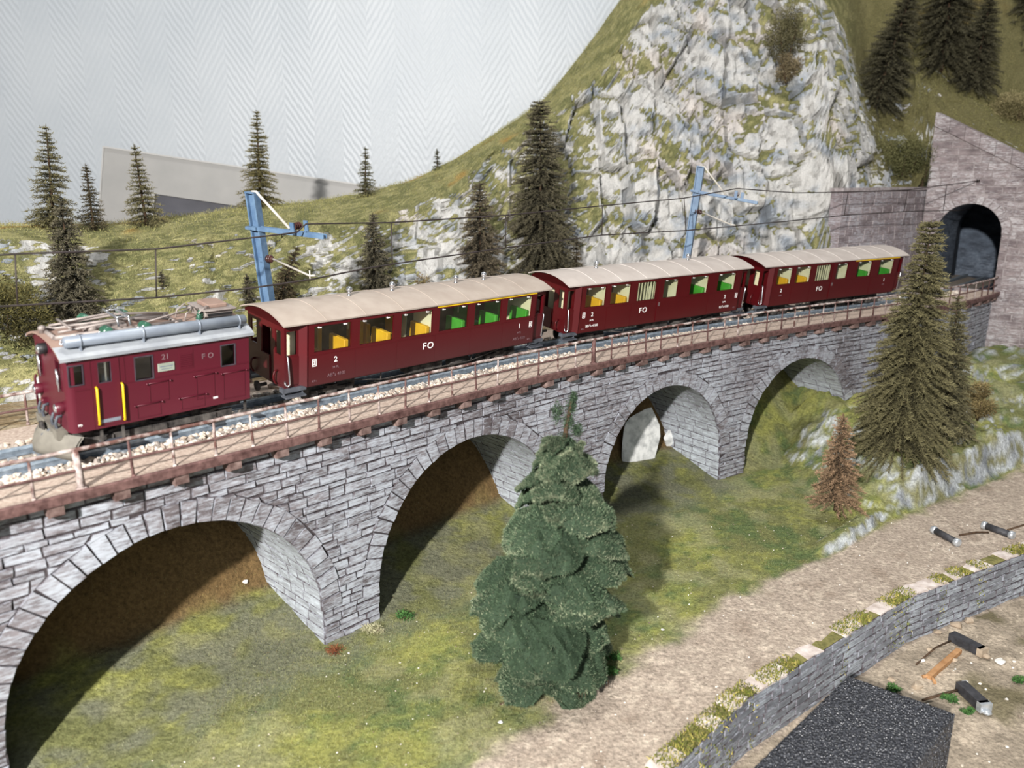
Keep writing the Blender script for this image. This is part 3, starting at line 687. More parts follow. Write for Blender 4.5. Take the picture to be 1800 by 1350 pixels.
def pspans(w):
    lim = 22 - max(0., (121 - 9.5 - w)) / .52; u1 = 24.; u0 = -100.
    lo = u0
    if w > 121 - 9.5 - (22 + 100) * .52: lo = max(u0, 22 - (121 - 9.5 - w) / .52)
    if lo > u1 - 1: return []
    if w < -13: return [(lo, u1)]
    if w < OSP: return [(lo, OR_ - 5), (OL + 5, u1)]
    h = w - OSP; rr = ORAD + 6.5
    if h < rr:
        dx = math.sqrt(rr * rr - h * h); return [(lo, OC - dx), (OC + dx, u1)] if OC - dx > lo else [(OC + dx, u1)]
    return [(lo, u1)]
ps = [q for q in courses(-100, 24, -112, 112, 5.6, 12.5, pspans, .2, .1)]
ps = [[p for p in q] for q in ps]
ps.sort(key=lambda q: -1000 * bool((q[0][0] + q[1][0]) / 2 > -62) - float(q[0][1]))
lay(portal, 'portal_stone', [M['portal'], M['portal_edge']], pmap, [q[::-1] for q in ps], 290, rise=(.25, .6), jit=.1, bev=.3)
vz = []
for k in range(15):
    a, b = math.pi * k / 15 + .01, math.pi * (k + 1) / 15 - .01; f = lambda t, q: (OC - q * math.cos(t), OSP + q * math.sin(t)); vz.append((f(a, ORAD - .1), f(a, ORAD + 6.3), f(b, ORAD + 6.3), f(b, ORAD - .1))[::-1])
for k in range(7):
    for (x0, x1) in ((OR_ - 4.9, OR_), (OL, OL + 4.9)): z0 = -13 + 44 * k / 7; vz.append(((x0, z0 + .2), (x0, z0 + 6.1), (x1, z0 + 6.1), (x1, z0 + .2)))
lay(portal, 'mouth_stone', [M['portal'], M['portal_edge']], pmap, vz, 60, rise=(.5, .9), jit=.1, bev=.3)
for k in range(11):
    u1, u0 = 23.5 - k * 11.2, 23.5 - (k + 1) * 11.2 + .25; mb = MB(); 
    top_ = lambda u: 121.5 - (22 - u) * .52
    pts = [pmap(u, top_(u) + w, d) for d in (-13, 2.2) for (u, w) in ((u0, -9.5), (u1, -9.5), (u1, .6), (u0, .6))]
    mb.add(pts, [(3, 2, 1, 0), (4, 5, 6, 7), (0, 1, 5, 4), (1, 2, 6, 5), (2, 3, 7, 6), (3, 0, 4, 7)]); mb.build('coping_stone', M['portal'], portal, True)
# bore
mb = MB(); path_ = [(OR_, -15)] + [(OC - ORAD * math.cos(t), OSP + ORAD * math.sin(t)) for t in np.linspace(0, math.pi, 17)] + [(OL, -15)]
mb.strip([[pmap(u, w, .2) for u, w in path_], [pmap(u, w, -60) for u, w in path_], [pmap(u + 14, w, -130) for u, w in path_]])
mb.strip([[pmap(14 + OL, -15, -130), pmap(14 + OR_, -15, -130)], [pmap(14 + OL, 60, -130), pmap(14 + OR_, 60, -130)]])
mb.strip([[pmap(OR_, -14.8, 2), pmap(OL, -14.8, 2)], [pmap(OR_ + 14, -14.8, -130), pmap(OL + 14, -14.8, -130)]])
mb.build('tunnel_lining', M['tunnel'], portal, True)

# --- retaining wall beside the line
RO = 25.0; rmap = lambda u, w, d: tw(u, RO - d, w)
retain = thing('retaining_wall', 'dark grey stone retaining wall between cliff and tunnel portal', 'wall', tuple(tw(275, RO, -12)))
us = np.arange(207, 345, 4.)
mb = MB(); mb.strip([[rmap(u, -20, 0) for u in us], [rmap(u, 65, 0) for u in us], [rmap(u, 65, -9) for u in us], [rmap(u, -20, -9) for u in us]]); mb.strip([[rmap(207, -20, -9), rmap(207, -20, 0)], [rmap(207, 65, -9), rmap(207, 65, 0)]]); mb.build('wall_core', M['retain'], retain, True)
rst = courses(207, 343, -14, 63.5, 5.2, 13.5, lambda w: [(207, 343)], .18, .1); rst.sort(key=lambda q: -q[0][1])
lay(retain, 'wall_stone', [M['retain'], M['portal_edge']], rmap, rst, 190, rise=(.2, .5), jit=.1, bev=.25)
u = 206.
while u < 342:
    w = R.uniform(9, 15); mb = MB(); a = heading(u); mb.obox(rmap(u + w / 2, 65.2, -4), np.array([math.cos(a), math.sin(a), 0]) * (w / 2 - .15), np.array([-math.sin(a), math.cos(a), 0]) * 5.5, np.array([0, 0, 1.1]))
    mb.build('coping_stone', M['portal_edge'], retain, True); u += w

# --- low wall along the path
lw = LOWW[1:-1]; seg = np.concatenate([[0], np.cumsum(np.hypot(*np.diff(lw, axis=0).T))])
def lowp(u):
    x = np.interp(u, seg, lw[:, 0]); y = np.interp(u, seg, lw[:, 1]); x2 = np.interp(u + 4, seg, lw[:, 0]) - np.interp(u - 4, seg, lw[:, 0]); y2 = np.interp(u + 4, seg, lw[:, 1]) - np.interp(u - 4, seg, lw[:, 1]); l = math.hypot(x2, y2)
    return np.array([x, y, 0]), np.array([x2 / l, y2 / l, 0]), np.array([y2 / l, -x2 / l, 0])
def lmap(u, w, d):
    p, t, n = lowp(u); return p + n * (d + .3) + np.array([0, 0, w])
low = thing('low_garden_wall', 'low blue-grey stone wall with pale mossy caps along the gravel path', 'wall', (167, 305, -119))
us = np.arange(20, seg[-1] - 2, 5.)
mb = MB(); mb.strip([[lmap(u, -123, 0) for u in us], [lmap(u, -97.2, 0) for u in us]]); mb.strip([[lmap(u, -97.2, 0) for u in us], [lmap(u, -97.0, -6) for u in us], [lmap(u, -110, -6) for u in us]], 1); mb.build('wall_core', [M['mortar'], M['mossy_top']], low, True)
lst = courses(20, seg[-1] - 4, -121.5, -97.4, 3.4, 9.0, lambda w: [(20, seg[-1] - 4)], .16, .08); 
inv = lambda q: 140 < (q[0][0] + q[1][0]) / 2 < 400
lst.sort(key=lambda q: (not inv(q), (q[0][0] + q[1][0]) / 2))
lay(low, 'wall_stone', [M['lowwall'], M['stone_edge']], lmap, lst, 296, rise=(.2, .55), jit=.1, bev=.28)
u = 110.
while u < 420:
    w = R.uniform(6, 14); p, t, n = lowp(u + w / 2); mb = MB(); h = R.uniform(.25, .45)
    q = [p + t * (a * w / 2) + n * b + t * R.uniform(-.8, .8) + n * R.uniform(-.7, .7) for a, b in ((-1, .7), (0, .9), (1, .7), (1, -5.5), (.1, -6.2), (-1, -5.6))]
    mb.add([x + np.array([0, 0, -97.3]) for x in q] + [x * 1. + np.array([0, 0, -97.3 + 2 * h]) for x in q], [(5, 4, 3, 2, 1, 0), (6, 7, 8, 9, 10, 11)] + [(i, (i + 1) % 6, 6 + (i + 1) % 6, 6 + i) for i in range(6)])
    mb.build('cap_stone', M['cap'], low, True); u += w + R.choice([.4, 6, 12, 16])
# ------------------------------------------------------------------ train
def veh_mat(s):
    p = tw(s, 0, 0); return Matrix.Translation(Vector(p) * S) @ Matrix.Rotation(float(heading(s)), 4, 'Z') @ Matrix.Rotation(TILT, 4, 'X')
def wall_holes(mb, x0, x1, z0, z1, y, th, holes, out=-1, mi=0):
    """upright wall in the x-z plane at y, thickness th inward, with rectangular holes (xa, xb, za, zb); out = -1 faces -y"""
    xs = sorted({x0, x1, *[h[0] for h in holes], *[h[1] for h in holes]}); zs = sorted({z0, z1, *[h[2] for h in holes], *[h[3] for h in holes]})
    ya, yb = y, y - out * th
    ins = lambda x, z: any(h[0] < x < h[1] and h[2] < z < h[3] for h in holes)
    for i in range(len(xs) - 1):
        for j in range(len(zs) - 1):
            if ins((xs[i] + xs[i + 1]) / 2, (zs[j] + zs[j + 1]) / 2): continue
            for yy, fl in ((ya, out > 0), (yb, out < 0)):
                f = (0, 1, 2, 3); mb.add([(xs[i], yy, zs[j]), (xs[i + 1], yy, zs[j]), (xs[i + 1], yy, zs[j + 1]), (xs[i], yy, zs[j + 1])], [f[::-1] if fl else f], mi)
    for (a, b, c, d) in list(holes) + [(x0, x1, z0, z1)]:
        q = [(a, c), (b, c), (b, d), (a, d)]
        for k in range(4):
            (p, r), (t, u) = q[k], q[(k + 1) % 4]; mb.add([(p, ya, r), (t, ya, u), (t, yb, u), (p, yb, r)], [(0, 1, 2, 3)], mi)
def end_holes(mb, x, y0, y1, z0, z1, th, holes, mi=0):
    """upright wall across the vehicle at x, thickness th towards +x"""
    t = MB(); wall_holes(t, y0, y1, z0, z1, 0, th, holes, -1, mi)
    mb.add([(x + q[1], q[0], q[2]) for q in t.v], [f[::-1] for f in t.f], mi)
FONT = {}
def text(body, size, x, y, z, mat, parent, name='lettering', rot=0., bold=.0, sx=1.):
    key = (body, round(size, 2), round(bold, 3), mat.name, sx)
    if key not in FONT:
        c = bpy.data.curves.new('lettering', 'FONT'); c.body = body; c.size = size * S; c.align_x = 'CENTER'; c.align_y = 'CENTER'; c.extrude = .04 * S; c.offset = bold * S; c.resolution_u = 3
        o = bpy.data.objects.new('lettering', c); COL.objects.link(o); bpy.context.view_layer.update()
        me = bpy.data.meshes.new_from_object(o.evaluated_get(bpy.context.evaluated_depsgraph_get())); bpy.data.objects.remove(o)
        me.materials.clear(); me.materials.append(mat); FONT[key] = me
    o = link(name, FONT[key], parent); o.location = (x * S, y * S, z * S); o.rotation_euler = (math.pi / 2, 0, rot); o.scale = (sx, 1, 1); return o

def wheelset(t, x, r, zr=-9.95, name='wheel'):
    for sd in (-1, 1):
        mb = MB(); mb.lathe((x, sd * 5.6, zr + r), [(r * 1.12, -.35 * -sd), (r, .1 * sd), (r, .9 * sd), (r * .55, .7 * sd), (r * .3, 1.2 * sd)], 16, axis='y'); mb.build(name, M['under'], t)
    mb = MB(); mb.tube([(x, -5.6, zr + r), (x, 5.6, zr + r)], .8, 8); mb.build('axle', M['black'], t)

W2 = 15.4; EAVE = 23.9; RISE = 3.3
def coach(s, Lr, Ls, kind, label):
    t = thing('railway_coach', label, 'railway coach', mat=veh_mat(s), group='dark red coaches of the train')
    P = M['coach_dusty'] if kind == 1 else M['coach']; hs, hr = Ls / 2, Lr / 2; yv = 13.2; xe = hr - 1.8
    zw0, zw1 = 12.6, 22.4
    if kind == 1:
        wins = [(-hs + 3.0 + k * 19.85, -hs + 3.0 + k * 19.85 + 16.0) for k in range(6)]; bars = None; door = None
        seats = ['seat_yellow'] * 3 + ['seat_green'] * 3; compart = [k for k in range(6)]
    else:
        wins = [(-hs + a, -hs + b) for a, b in ((3.2, 16.6), (20.2, 34.0), (39.2, 53.2), (58.8, 70.2), (80.4, 95.2), (103.6, 119.2))]; bars = 2; door = (-hs + 55.2, -hs + 72.0)
        seats = ['seat_yellow', 'seat_yellow', None, None, 'seat_green', 'seat_green']; compart = [0, 1, 4, 5]
    holes = [(a, b, zw0, zw1) for a, b in wins]
    # body shell: long sides, narrower entrance ends with windows, floor
    mb = MB()
    for out, y in ((-1, -W2), (1, W2)): wall_holes(mb, -hs, hs, -.2, EAVE, y, .7, holes, out)
    for sg in (-1, 1):
        x0, x1 = (-xe, -hs) if sg < 0 else (hs, xe)
        cx = (x0 + x1) / 2
        for out, y in ((-1, -yv), (1, yv)):
            wall_holes(mb, x0 + .4, x1 - .0, .6, EAVE, y, .6, [(cx - 3.0, cx + 1.2 if sg < 0 else cx + 3, 12.2, 21.2)] if sg < 0 else [(cx - 1.2, cx + 3.0, 12.2, 21.2)], out)
        end_holes(mb, -xe if sg < 0 else xe - .6, -yv, yv, .6, EAVE + 1.2, .6, [(-10.8, -6.8, 11.8, 21.0), (-3.6, 3.6, 1.4, 20.4), (6.8, 10.8, 11.8, 21.0)])
        xw = -hs if sg < 0 else hs - .6
        end_holes(mb, xw, -W2, W2, -.2, EAVE, .6, [(-3.4, 3.4, 1.2, 20)])
        # bevelled corner posts between body and entrance
        for y in (-1, 1):
            xa = -hs if sg < 0 else hs; mb.add([(xa, y * W2, -.2), (xa + sg * 2.2, y * yv, .2), (xa + sg * 2.2, y * yv, EAVE), (xa, y * W2, EAVE)], [(0, 1, 2, 3)])
    mb.box(-xe, xe, -yv, yv, -.4, .5)
    mb.box(-hs, hs, -W2 + .2, W2 - .2, -.5, .45)
    # roof gable fillets at both ends
    arc = [(y, EAVE - .1 + RISE * (1 - (y / W2) ** 2)) for y in np.linspace(-W2, W2, 17)]
    for x in (-xe - .2, xe + .2): mb.add([(x, y, z) for y, z in arc] + [(x, W2 * .97, EAVE - 1.0), (x, -W2 * .97, EAVE - 1.0)], [tuple(range(19)), tuple(range(19))[::-1]])
    # panel joints
    for a, b in wins[:-1]:
        mb.box(b + 1.85, b + 2.05, -W2 - .08, -W2, 0, zw0 - 1.2)
    mb.box(-hs, hs, -W2 - .1, -W2, zw0 - 1.3, zw0 - 1.05)
    mb.build('body', P, t)
    if door:
        mb = MB(); x0, x1 = door; wall_holes(mb, x0, x1, .4, EAVE - .6, -W2 - .35, .35, [(wins[3][0], wins[3][1], zw0, zw1)], -1)
        dr = mb.build('luggage_door', P, t); mb = MB(); mb.box(x0 + .9, x0 + 1.3, -W2 - .9, -W2 - .3, 8.6, 10.6); mb.build('handle', M['chrome'], dr)
    # roof with raised seams
    mb = MB(); n = 18; ro = lambda k: (-W2 - .75 + (2 * W2 + 1.5) * k / n)
    sec = lambda e: [(ro(k), EAVE + e + RISE * (1 - (ro(k) / (W2 + .75)) ** 2)) for k in range(n + 1)]
    rowt = [[(x, y, z) for y, z in sec(.55)] for x in np.linspace(-hr, hr, 9)]; rowb = [[(x, y, z) for y, z in sec(0)] for x in (-hr, hr)]
    mb.strip(rowt, smooth=True, flip=True); mb.strip(rowb)
    for x, q in ((-hr, True), (hr, False)): mb.strip([[(x, y, z) for y, z in sec(0)], [(x, y, z) for y, z in sec(.55)]], flip=q)
    for k, q in ((0, False), (n, True)): mb.strip([[(x, *sec(0)[k]) for x in (-hr, hr)], [(x, *sec(.55)[k]) for x in (-hr, hr)]], flip=q)
    rf = mb.build('roof', M['roof'] if kind == 1 else M['roof_pale'], t)
    for k in range(1, 8):
        x = -hr + Lr * k / 8; mb = MB(); mb.strip([[(x + dx, y, z + dz) for y, z in sec(.55)] for dx, dz in ((-.22, -.02), (-.12, .14), (.12, .14), (.22, -.02))], flip=True); mb.build('roof_seam', M['roof'] if kind == 1 else M['seam'], rf)
    vents = {1: (-hr + 39, -hr + 60, -hr + 95, -hr + 112), 2: (-hr + 33, -hr + 104), 3: ()}[kind]
    for x in vents:
        mb = MB(); mb.lathe((x, 1.5, EAVE + RISE + .3), [(1.1, 0), (.75, .4), (.7, 1.5), (1.0, 1.7)], 10); mb.lathe((x, 1.5, EAVE + RISE + 1.9), [(.3, 0), (1.05, .35), (1.35, 1.0), (1.1, 1.75), (.4, 2.2)], 12); mb.build('roof_vent', M['chrome'], t)
    # windows: pane, frame and latch pair each
    for k, (a, b) in enumerate(wins):
        for sg in (-1, 1):
            y = sg * (W2 - .45); mb = MB(); mb.add([(a, y, zw0), (b, y, zw0), (b, y, zw1), (a, y, zw1)], [(0, 1, 2, 3)])
            pn = mb.build('window_pane', M['glass'], t)
            if sg < 0:
                mb = MB(); yy = -W2 - .06
                for (p, q, r, u) in ((a - .3, a, zw0 - .3, zw1 + .3), (b, b + .3, zw0 - .3, zw1 + .3), (a, b, zw1, zw1 + .3), (a, b, zw0 - .3, zw0)): mb.box(p, q, yy, -W2 + .3, r, u)
                mb.build('window_frame', P, pn)
                if k != bars:
                    for x in (a + 2.3, b - 2.6):
                        mb = MB(); mb.box(x - .7, x + .7, -W2 - .05, -W2 + .35, zw1 - .75, zw1 - .4); mb.box(x - .7, x - .4, -W2 - .05, -W2 + .35, zw1 - .45, zw1 - .1); mb.build('latch', M['white'], pn)
                else:
                    for x in np.linspace(a + 1.4, b - 1.4, 6):
                        mb = MB(); mb.box(x - .28, x + .28, -W2 + .55, -W2 + .95, zw0, zw1); mb.build('window_bar', M['cream'], pn)
    # interior
    mb = MB(); mb.box(-hs + .7, hs - .7, -W2 + .8, W2 - .8, .5, 1.1); mb.build('floor', M['brown_in'], t)
    mb = MB(); wall_holes(mb, -hs + .8, hs - .8, 1.1, 12.0, W2 - .8, .2, [], 1); mb.build('inner_lining', M['brown_in'], t)
    for k in compart:
        a, b = wins[k]; 
        for x, sg in ((b - 1.2, -1), (a - 1.6, 1)) if kind == 1 and k in (2, 5) else ((b - 1.2, -1),) if kind == 1 else ((b - 1.6, -1), (a + .3, 1)):
            for y0, y1 in ((-W2 + 1.2, -3.4), (4.2, W2 - 1.2)):
                mb = MB(); mb.box(x - 1.0, x + 1.0, y0, y1, 1.1, 15.2 if sg < 0 else 13.6, 0, .35); mb.box(x - 5.2 if sg < 0 else x + .8, x - .8 if sg < 0 else x + 5.2, y0, y1, 4.6, 6.6, 0, .35); mb.build('seat', M[seats[k]], t)
        if kind != 1 or k in (2, 5):
            mb = MB(); mb.box(b + .3, b + .9, -W2 + .9, -2.6, 1.1, EAVE - .2); mb.box(b + .3, b + .9, 2.6, W2 - .9, 1.1, EAVE - .2); mb.build('partition', M['cream'], t)
        elif kind == 1:
            mb = MB(); mb.box(a + 7.4, a + 7.9, 3.6, 4.1, 13, EAVE - .3); mb.build('seat_post', M['cream'], t)
    if kind != 1:
        for x in (wins[2][1] + .8, wins[3][1] + .6): mb = MB(); mb.box(x, x + .6, -W2 + .9, W2 - .9, 1.1, EAVE - .2); mb.build('partition', M['cream'], t)
    for sg in (-1, 1):
        cx = sg * (hs + (xe - hs) * .45); mb = MB(); mb.box(cx - 2.0 + sg * -3.4, cx + .6 + sg * -3.4, -7, 7, 1, EAVE - 1); mb.build('entrance_partition', M['cream'], t)
    # first class stripe and lettering
    yl = -W2 - .14
    if kind == 1:
        mb = MB(); mb.box(wins[3][0] - 1.4, hs - .1, -W2 - .12, -W2 + .1, zw1 + .55, EAVE + .15); mb.build('yellow_stripe', M['yellow'], t)
    if kind == 3:
        mb = MB(); mb.box(wins[4][0] - 3, hs - .1, -W2 - .12, -W2 + .1, zw1 + .55, EAVE + .15); mb.build('yellow_stripe', M['yellow'], t)
    wl, dl = M['white'], M['dull']
    fx = {1: -hs + 56.6, 2: -hs + 44.6, 3: -hs + 44.6}[kind]
    text('F', 3.9, fx - 1.5, yl, 7.2, wl, t, bold=.06, sx=1.15); text('O', 3.9, fx + 1.7, yl, 7.2, wl, t, bold=.06, sx=1.1)
    if kind == 1: rows = [('2', -hs + 12.2), ('1', hs - 10.2)]; num = 'AB\u2074s 4101'
    elif kind == 2: rows = [('2', -hs + 8.6), ('2', hs - 13)]; num = 'BD\u2074s 4180'
    else: rows = [('2', -hs + 9), ('1', hs - 13)]; num = None
    for body, x in rows:
        text(body, 3.0, x, yl, 8.6, wl, t, bold=.05); text('34 PL', 1.25, x, yl, 5.6, wl if kind == 2 else dl, t)
        if num: text(num, 1.9, x + .5, yl, 2.7, wl if kind == 2 else dl, t)
        if num: text('8,9 t', 1.1, -hs + 3.0 if x < 0 else hs - 3.2, yl, 1.5, dl, t)
    if kind < 3:
        for x in (-hs + 3.0, hs - 2.8):
            mb = MB()
            for (a, b, c, d) in ((-.9, .9, 9.9, 10.15), (-.9, .9, 7.2, 7.45), (-.9, -.65, 7.2, 10.15), (.65, .9, 7.2, 10.15), (-.4, .4, 9.3, 9.55), (-.4, .4, 7.8, 8.05), (-.14, .14, 7.9, 9.4)): mb.box(x + a, x + b, yl - .05, yl + .1, c, d)
            mb.build('frame_sign', wl, t)
    # entrance: door, grab handles, steps, corridor plate
    for sg in (-1, 1):
        cx = sg * (hs + (xe - hs) * .5)
        for y in (-1, 1):
            mb = MB(); mb.box(cx - 3.6, cx + 3.4, y * (yv + .02) - .12, y * (yv + .02) + .12, .8, 11.6); mb.build('entrance_door', P, t)
            mb = MB(); hx = sg * (xe - .6); mb.tube([(hx - sg * .3, y * (yv + .2), 12.4), (hx - sg * .2, y * (yv + 1.1), 11.8), (hx - sg * 1.0, y * (yv + 1.2), 1.6), (hx - sg * .2, y * (yv + 1.1), .8), (hx + sg * .5, y * (yv + .5), 1.4), (hx + sg * .6, y * (yv + .3), 2.6)], .32, 6); mb.build('grab_handle', M['chrome'], t)
            mb = MB(); mb.box(cx - 5, cx + 4.6, y * 12.6 - 1.4, y * 12.6 + 1.4, -1.8, -.2); mb.box(cx - 4.4, cx + 4, y * 13.2 - 1.8, y * 13.2 + 1.8, -3.8, -3.2); mb.box(cx - 4.2, cx - 3.6, y * 12.6 - .5, y * 12.6 + .5, -3.5, -1); mb.box(cx + 3.2, cx + 3.8, y * 12.6 - .5, y * 12.6 + .5, -3.5, -1); mb.build('step', M['dgrey'], t)
        mb = MB(); mb.box(sg * (hr - 1.6) - .3, sg * (hr - 1.6) + .3, -3.2, 3.2, .4, 10); mb.build('gangway_gate', P, t)
        mb = MB(); 
        for y in (-8.5, 8.5): mb.tube([(sg * xe, y, 5.6), (sg * (xe + 1.3), y, 5.4), (sg * (xe + 1.8), y, 3.6), (sg * (xe + 1.3), y + .4, 1.6), (sg * (xe + .6), y, .4)], .42, 6)
        mb.build('brake_hose', M['coach'], t)
        mb = MB(); mb.tube([(sg * xe, 0, -2.2), (sg * (hr + 2.2), 0, -2.4)], .7, 8); mb.lathe((sg * (hr + 1.4), 0, -2.4), [(.5, -1), (2.0, -.9), (2.0, -.2), (.5, 0)], 12, axis='x'); mb.build('coupler', M['under'], t)
    # underframe, trusses, bogies
    mb = MB(); mb.box(-hs, hs, -9, 9, -2.6, -.4); mb.box(-hs, hs, -12.2, -11.2, -2.0, -.4); mb.box(-hs, hs, 11.2, 12.2, -2.0, -.4); mb.build('underframe', M['black'], t)
    for y in (-12, 12):
        mb = MB(); mb.tube([(-hs + 18, y, -1.6), (-hs + 36, y, -4.8), (hs - 36, y, -4.8), (hs - 18, y, -1.6)], .3, 5); 
        for x in (-hs + 36, hs - 36): mb.tube([(x, y, -.6), (x, y, -4.9)], .3, 5)
        mb.build('truss_rod', M['under'], t)
    mb = MB(); mb.box(-9, 9, -11, -4, -6.4, -2.4, 0, .4); mb.tube([(13, -10, -4.4), (24, -10, -4.4)], 1.8, 10); mb.build('equipment_box', M['under'], t)
    for sg in (-1, 1):
        bx = sg * (hs - 15)
        mb = MB()
        for y in (-8.4, 8.4):
            mb.box(bx - 9.5, bx + 9.5, y - .5, y + .5, -6.6, -5.2); mb.box(bx - 2.2, bx + 2.2, y - .7, y + .7, -8.6, -4.2)
            for dx in (-8, 8): mb.box(bx + dx - 1.5, bx + dx + 1.5, y - .9, y + .9, -8.2, -5.4)
        mb.box(bx - 1.8, bx + 1.8, -8, 8, -6, -3); mb.build('bogie_frame', M['under'], t)
        for dx in (-8, 8): wheelset(t, bx + dx, 4.1)
    return t
coach(-156.1, 140.9, 121.3, 1, 'dusty dark red coach with six wide windows right behind the locomotive')
coach(0.0, 143.0, 124.9, 2, 'dark red coach with barred window and two roof vents, middle of the train')
coach(152.5, 143.0, 124.9, 3, 'dark red coach with yellow stripe nearest the tunnel, partly behind the tall spruce')

# --- locomotive
def locomotive():
    s = -268.94; L = 59.4; h = L / 2; W = 14.2; E_ = 23.2
    t = thing('electric_locomotive', 'maroon electric locomotive with grey roof tank leading the train across the viaduct', 'locomotive', mat=veh_mat(s))
    X = lambda x: -h + x
    wn = [(1.7, 5.6, 14.9, 21.0), (20.7, 26.2, 13.2, 20.8), (48.8, 53.8, 13.2, 20.5)]; dw = (9.8, 13.6, 14.4, 21.0)
    holes = [(X(a), X(b), c, d) for a, b, c, d in wn + [dw]]
    # body as rounded-corner plan: straight sides with openings, rounded ends
    mb = MB(); rc = 2.2; x0, x1 = -h + .8, h - .2
    for out, y in ((-1, -W), (1, W)): wall_holes(mb, x0 + rc, x1 - .4, -.3, E_, y, .8, [(max(a, x0 + rc + .2), b, c, d) for a, b, c, d in holes], out)
    for sg, xx, r in ((-1, x0, rc), (1, x1, .4)):
        for y in (-1, 1):
            pts = [(xx - sg * r + sg * r * math.sin(a), y * (W - r + r * math.cos(a))) for a in np.linspace(0, math.pi / 2, 7)]
            mb.strip([[(p, q, -.3) for p, q in pts], [(p, q, E_) for p, q in pts]], smooth=True, flip=(sg * y > 0))
    cab = [(-10.4, -6.4, 12.8, 21.4), (6.4, 10.4, 12.8, 21.4)]
    end_holes(mb, x0, -W + rc, W - rc, -.3, E_ + 1.6, .7, cab); end_holes(mb, x1 - .7, -W + .4, W - .4, -.3, E_, .7, cab)
    mb.box(x0 + .5, x1 - .5, -W + .8, W - .8, -.3, .3)
    arc = [(y, E_ - .1 + 3.6 * (1 - (abs(y) / W) ** 2.4)) for y in np.linspace(-W, W, 17)]
    for x in (x0 + .1, x1 - .1): mb.add([(x, y, z) for y, z in arc] + [(x, W, E_ - .6), (x, -W, E_ - .6)], [tuple(range(19)), tuple(range(19))[::-1]])
    # raised belts and ribs
    mb.box(x0 + rc, x1 - .3, -W - .16, -W, 13.0, 13.25); mb.box(X(7.6), X(7.8), -W - .12, -W, 0, E_); mb.box(X(17.4), X(17.6), -W - .12, -W, 0, E_)
    mb.build('body', M['loco'], t)
    mb = MB(); wall_holes(mb, X(8.5), X(16.0), .6, E_ - 1.4, -W - .2, .2, [(X(dw[0]), X(dw[1]), dw[2], dw[3])], -1); d = mb.build('cab_door', M['loco'], t)
    mb = MB(); mb.box(X(9.2), X(15.4), -W - .34, -W - .18, 1.5, 2.6); mb.build('kick_plate', M['tank'], d)
    for x in (8.9, 16.4): mb = MB(); mb.tube([(X(x), -W - .2, 13.4), (X(x), -W - .9, 13.1), (X(x), -W - .9, 1.5), (X(x), -W - .2, 1.2)], .38, 8); mb.build('handrail', M['yellow'], t)
    # windows with dark rounded frames
    for a, b, c, d_ in wn + [dw]:
        for sg in (-1, 1):
            mb = MB(); y = sg * (W - .5); mb.add([(X(a), y, c), (X(b), y, c), (X(b), y, d_), (X(a), y, d_)], [(0, 1, 2, 3)]); pn = mb.build('window_pane', M['glass'], t)
            mb = MB(); ya, yb = sorted((sg * (W + .18), sg * (W - .3)))
            for (p, q, r, u) in ((a - .2, a + .12, c - .2, d_ + .2), (b - .12, b + .2, c - .2, d_ + .2), (a, b, c - .2, c + .12), (a, b, d_ - .12, d_ + .2)): mb.box(X(p), X(q), ya, yb, r, u)
            mb.build('window_frame', M['frame'], pn)
    mb = MB(); mb.box(X(12.0), X(12.5), -W + .6, -W + .9, 14.4, 21); mb.build('door_bar', M['chrome'], t)
    mb = MB(); mb.box(X(19), X(46), -8, 8, .3, 19); mb.box(X(2), X(56), 6, 12, .3, 12); mb.build('machine_room', M['room'], t)
    for y0, y1 in ((-10.4, -6.4), (6.4, 10.4)):
        mb = MB(); mb.add([(x0 + .3, y0, 12.8), (x0 + .3, y1, 12.8), (x0 + .3, y1, 21.4), (x0 + .3, y0, 21.4)], [(0, 1, 2, 3)]); pn = mb.build('cab_window', M['glass'], t)
        mb = MB(); 
        for (p, q, r, u) in ((y0 - .35, y0, 12.4, 21.8), (y1, y1 + .35, 12.4, 21.8), (y0, y1, 12.4, 12.8), (y0, y1, 21.4, 21.8)): mb.box(x0 - .2, x0 + .3, p, q, r, u)
        mb.build('window_frame', M['loco'], pn)
        mb = MB(); mb.tube([(x0 - .7, y0 + .6, 12.2), (x0 - .6, y0 + 1.2, 18.6)], .28, 5); mb.tube([(x0 - .8, y0 + 1.1, 14.2), (x0 - .8, y0 + 1.3, 19.2)], .34, 5); mb.build('wiper', M['chrome'], pn)
    # hatches with hinge bars
    for a, b, c, d_ in ((23.7, 31.7, 5.1, 11.6), (39, 47.1, 3.0, 11.4), (48.4, 58.0, 1.2, 10.6), (19.6, 28.8, .5, 4.9), (33.7, 43.5, .5, 4.6)):
        mb = MB()
        for (p, q, r, u) in ((a + .9, a + 1.1, c, d_), (b - 1.1, b - .9, c, d_), (a + .9, b - .9, c, c + .2)): mb.box(X(p), X(q), -W - .16, -W, r, u)
        hc = mb.build('hatch', M['loco'], t)
        mb = MB(); mb.tube([(X(a + .3), -W - .22, d_), (X(b - .3), -W - .22, d_)], .17, 6); 
        for x in (a + .3, b - .3): mb.lathe((X(x), -W - .1, d_), [(.36, -.45), (.36, .2)], 6, axis='y')
        mb.build('hinge_bar', M['loco'], hc)
    mb = MB(); mb.box(X(34.5), X(39.3), -W - .1, -W, 14.4, 21.3)
    for z in np.arange(14.9, 19.6, .62): mb.box(X(34.9), X(38.9), -W - .26, -W - .05, z, z + .3)
    mb.build('louvre', M['loco'], t)
    mb = MB(); mb.box(X(27.7), X(33.0), -W - .3, -W + .05, 14.9, 17.6, 0, .1); pl_ = mb.build('nameplate', M['plate'], t)
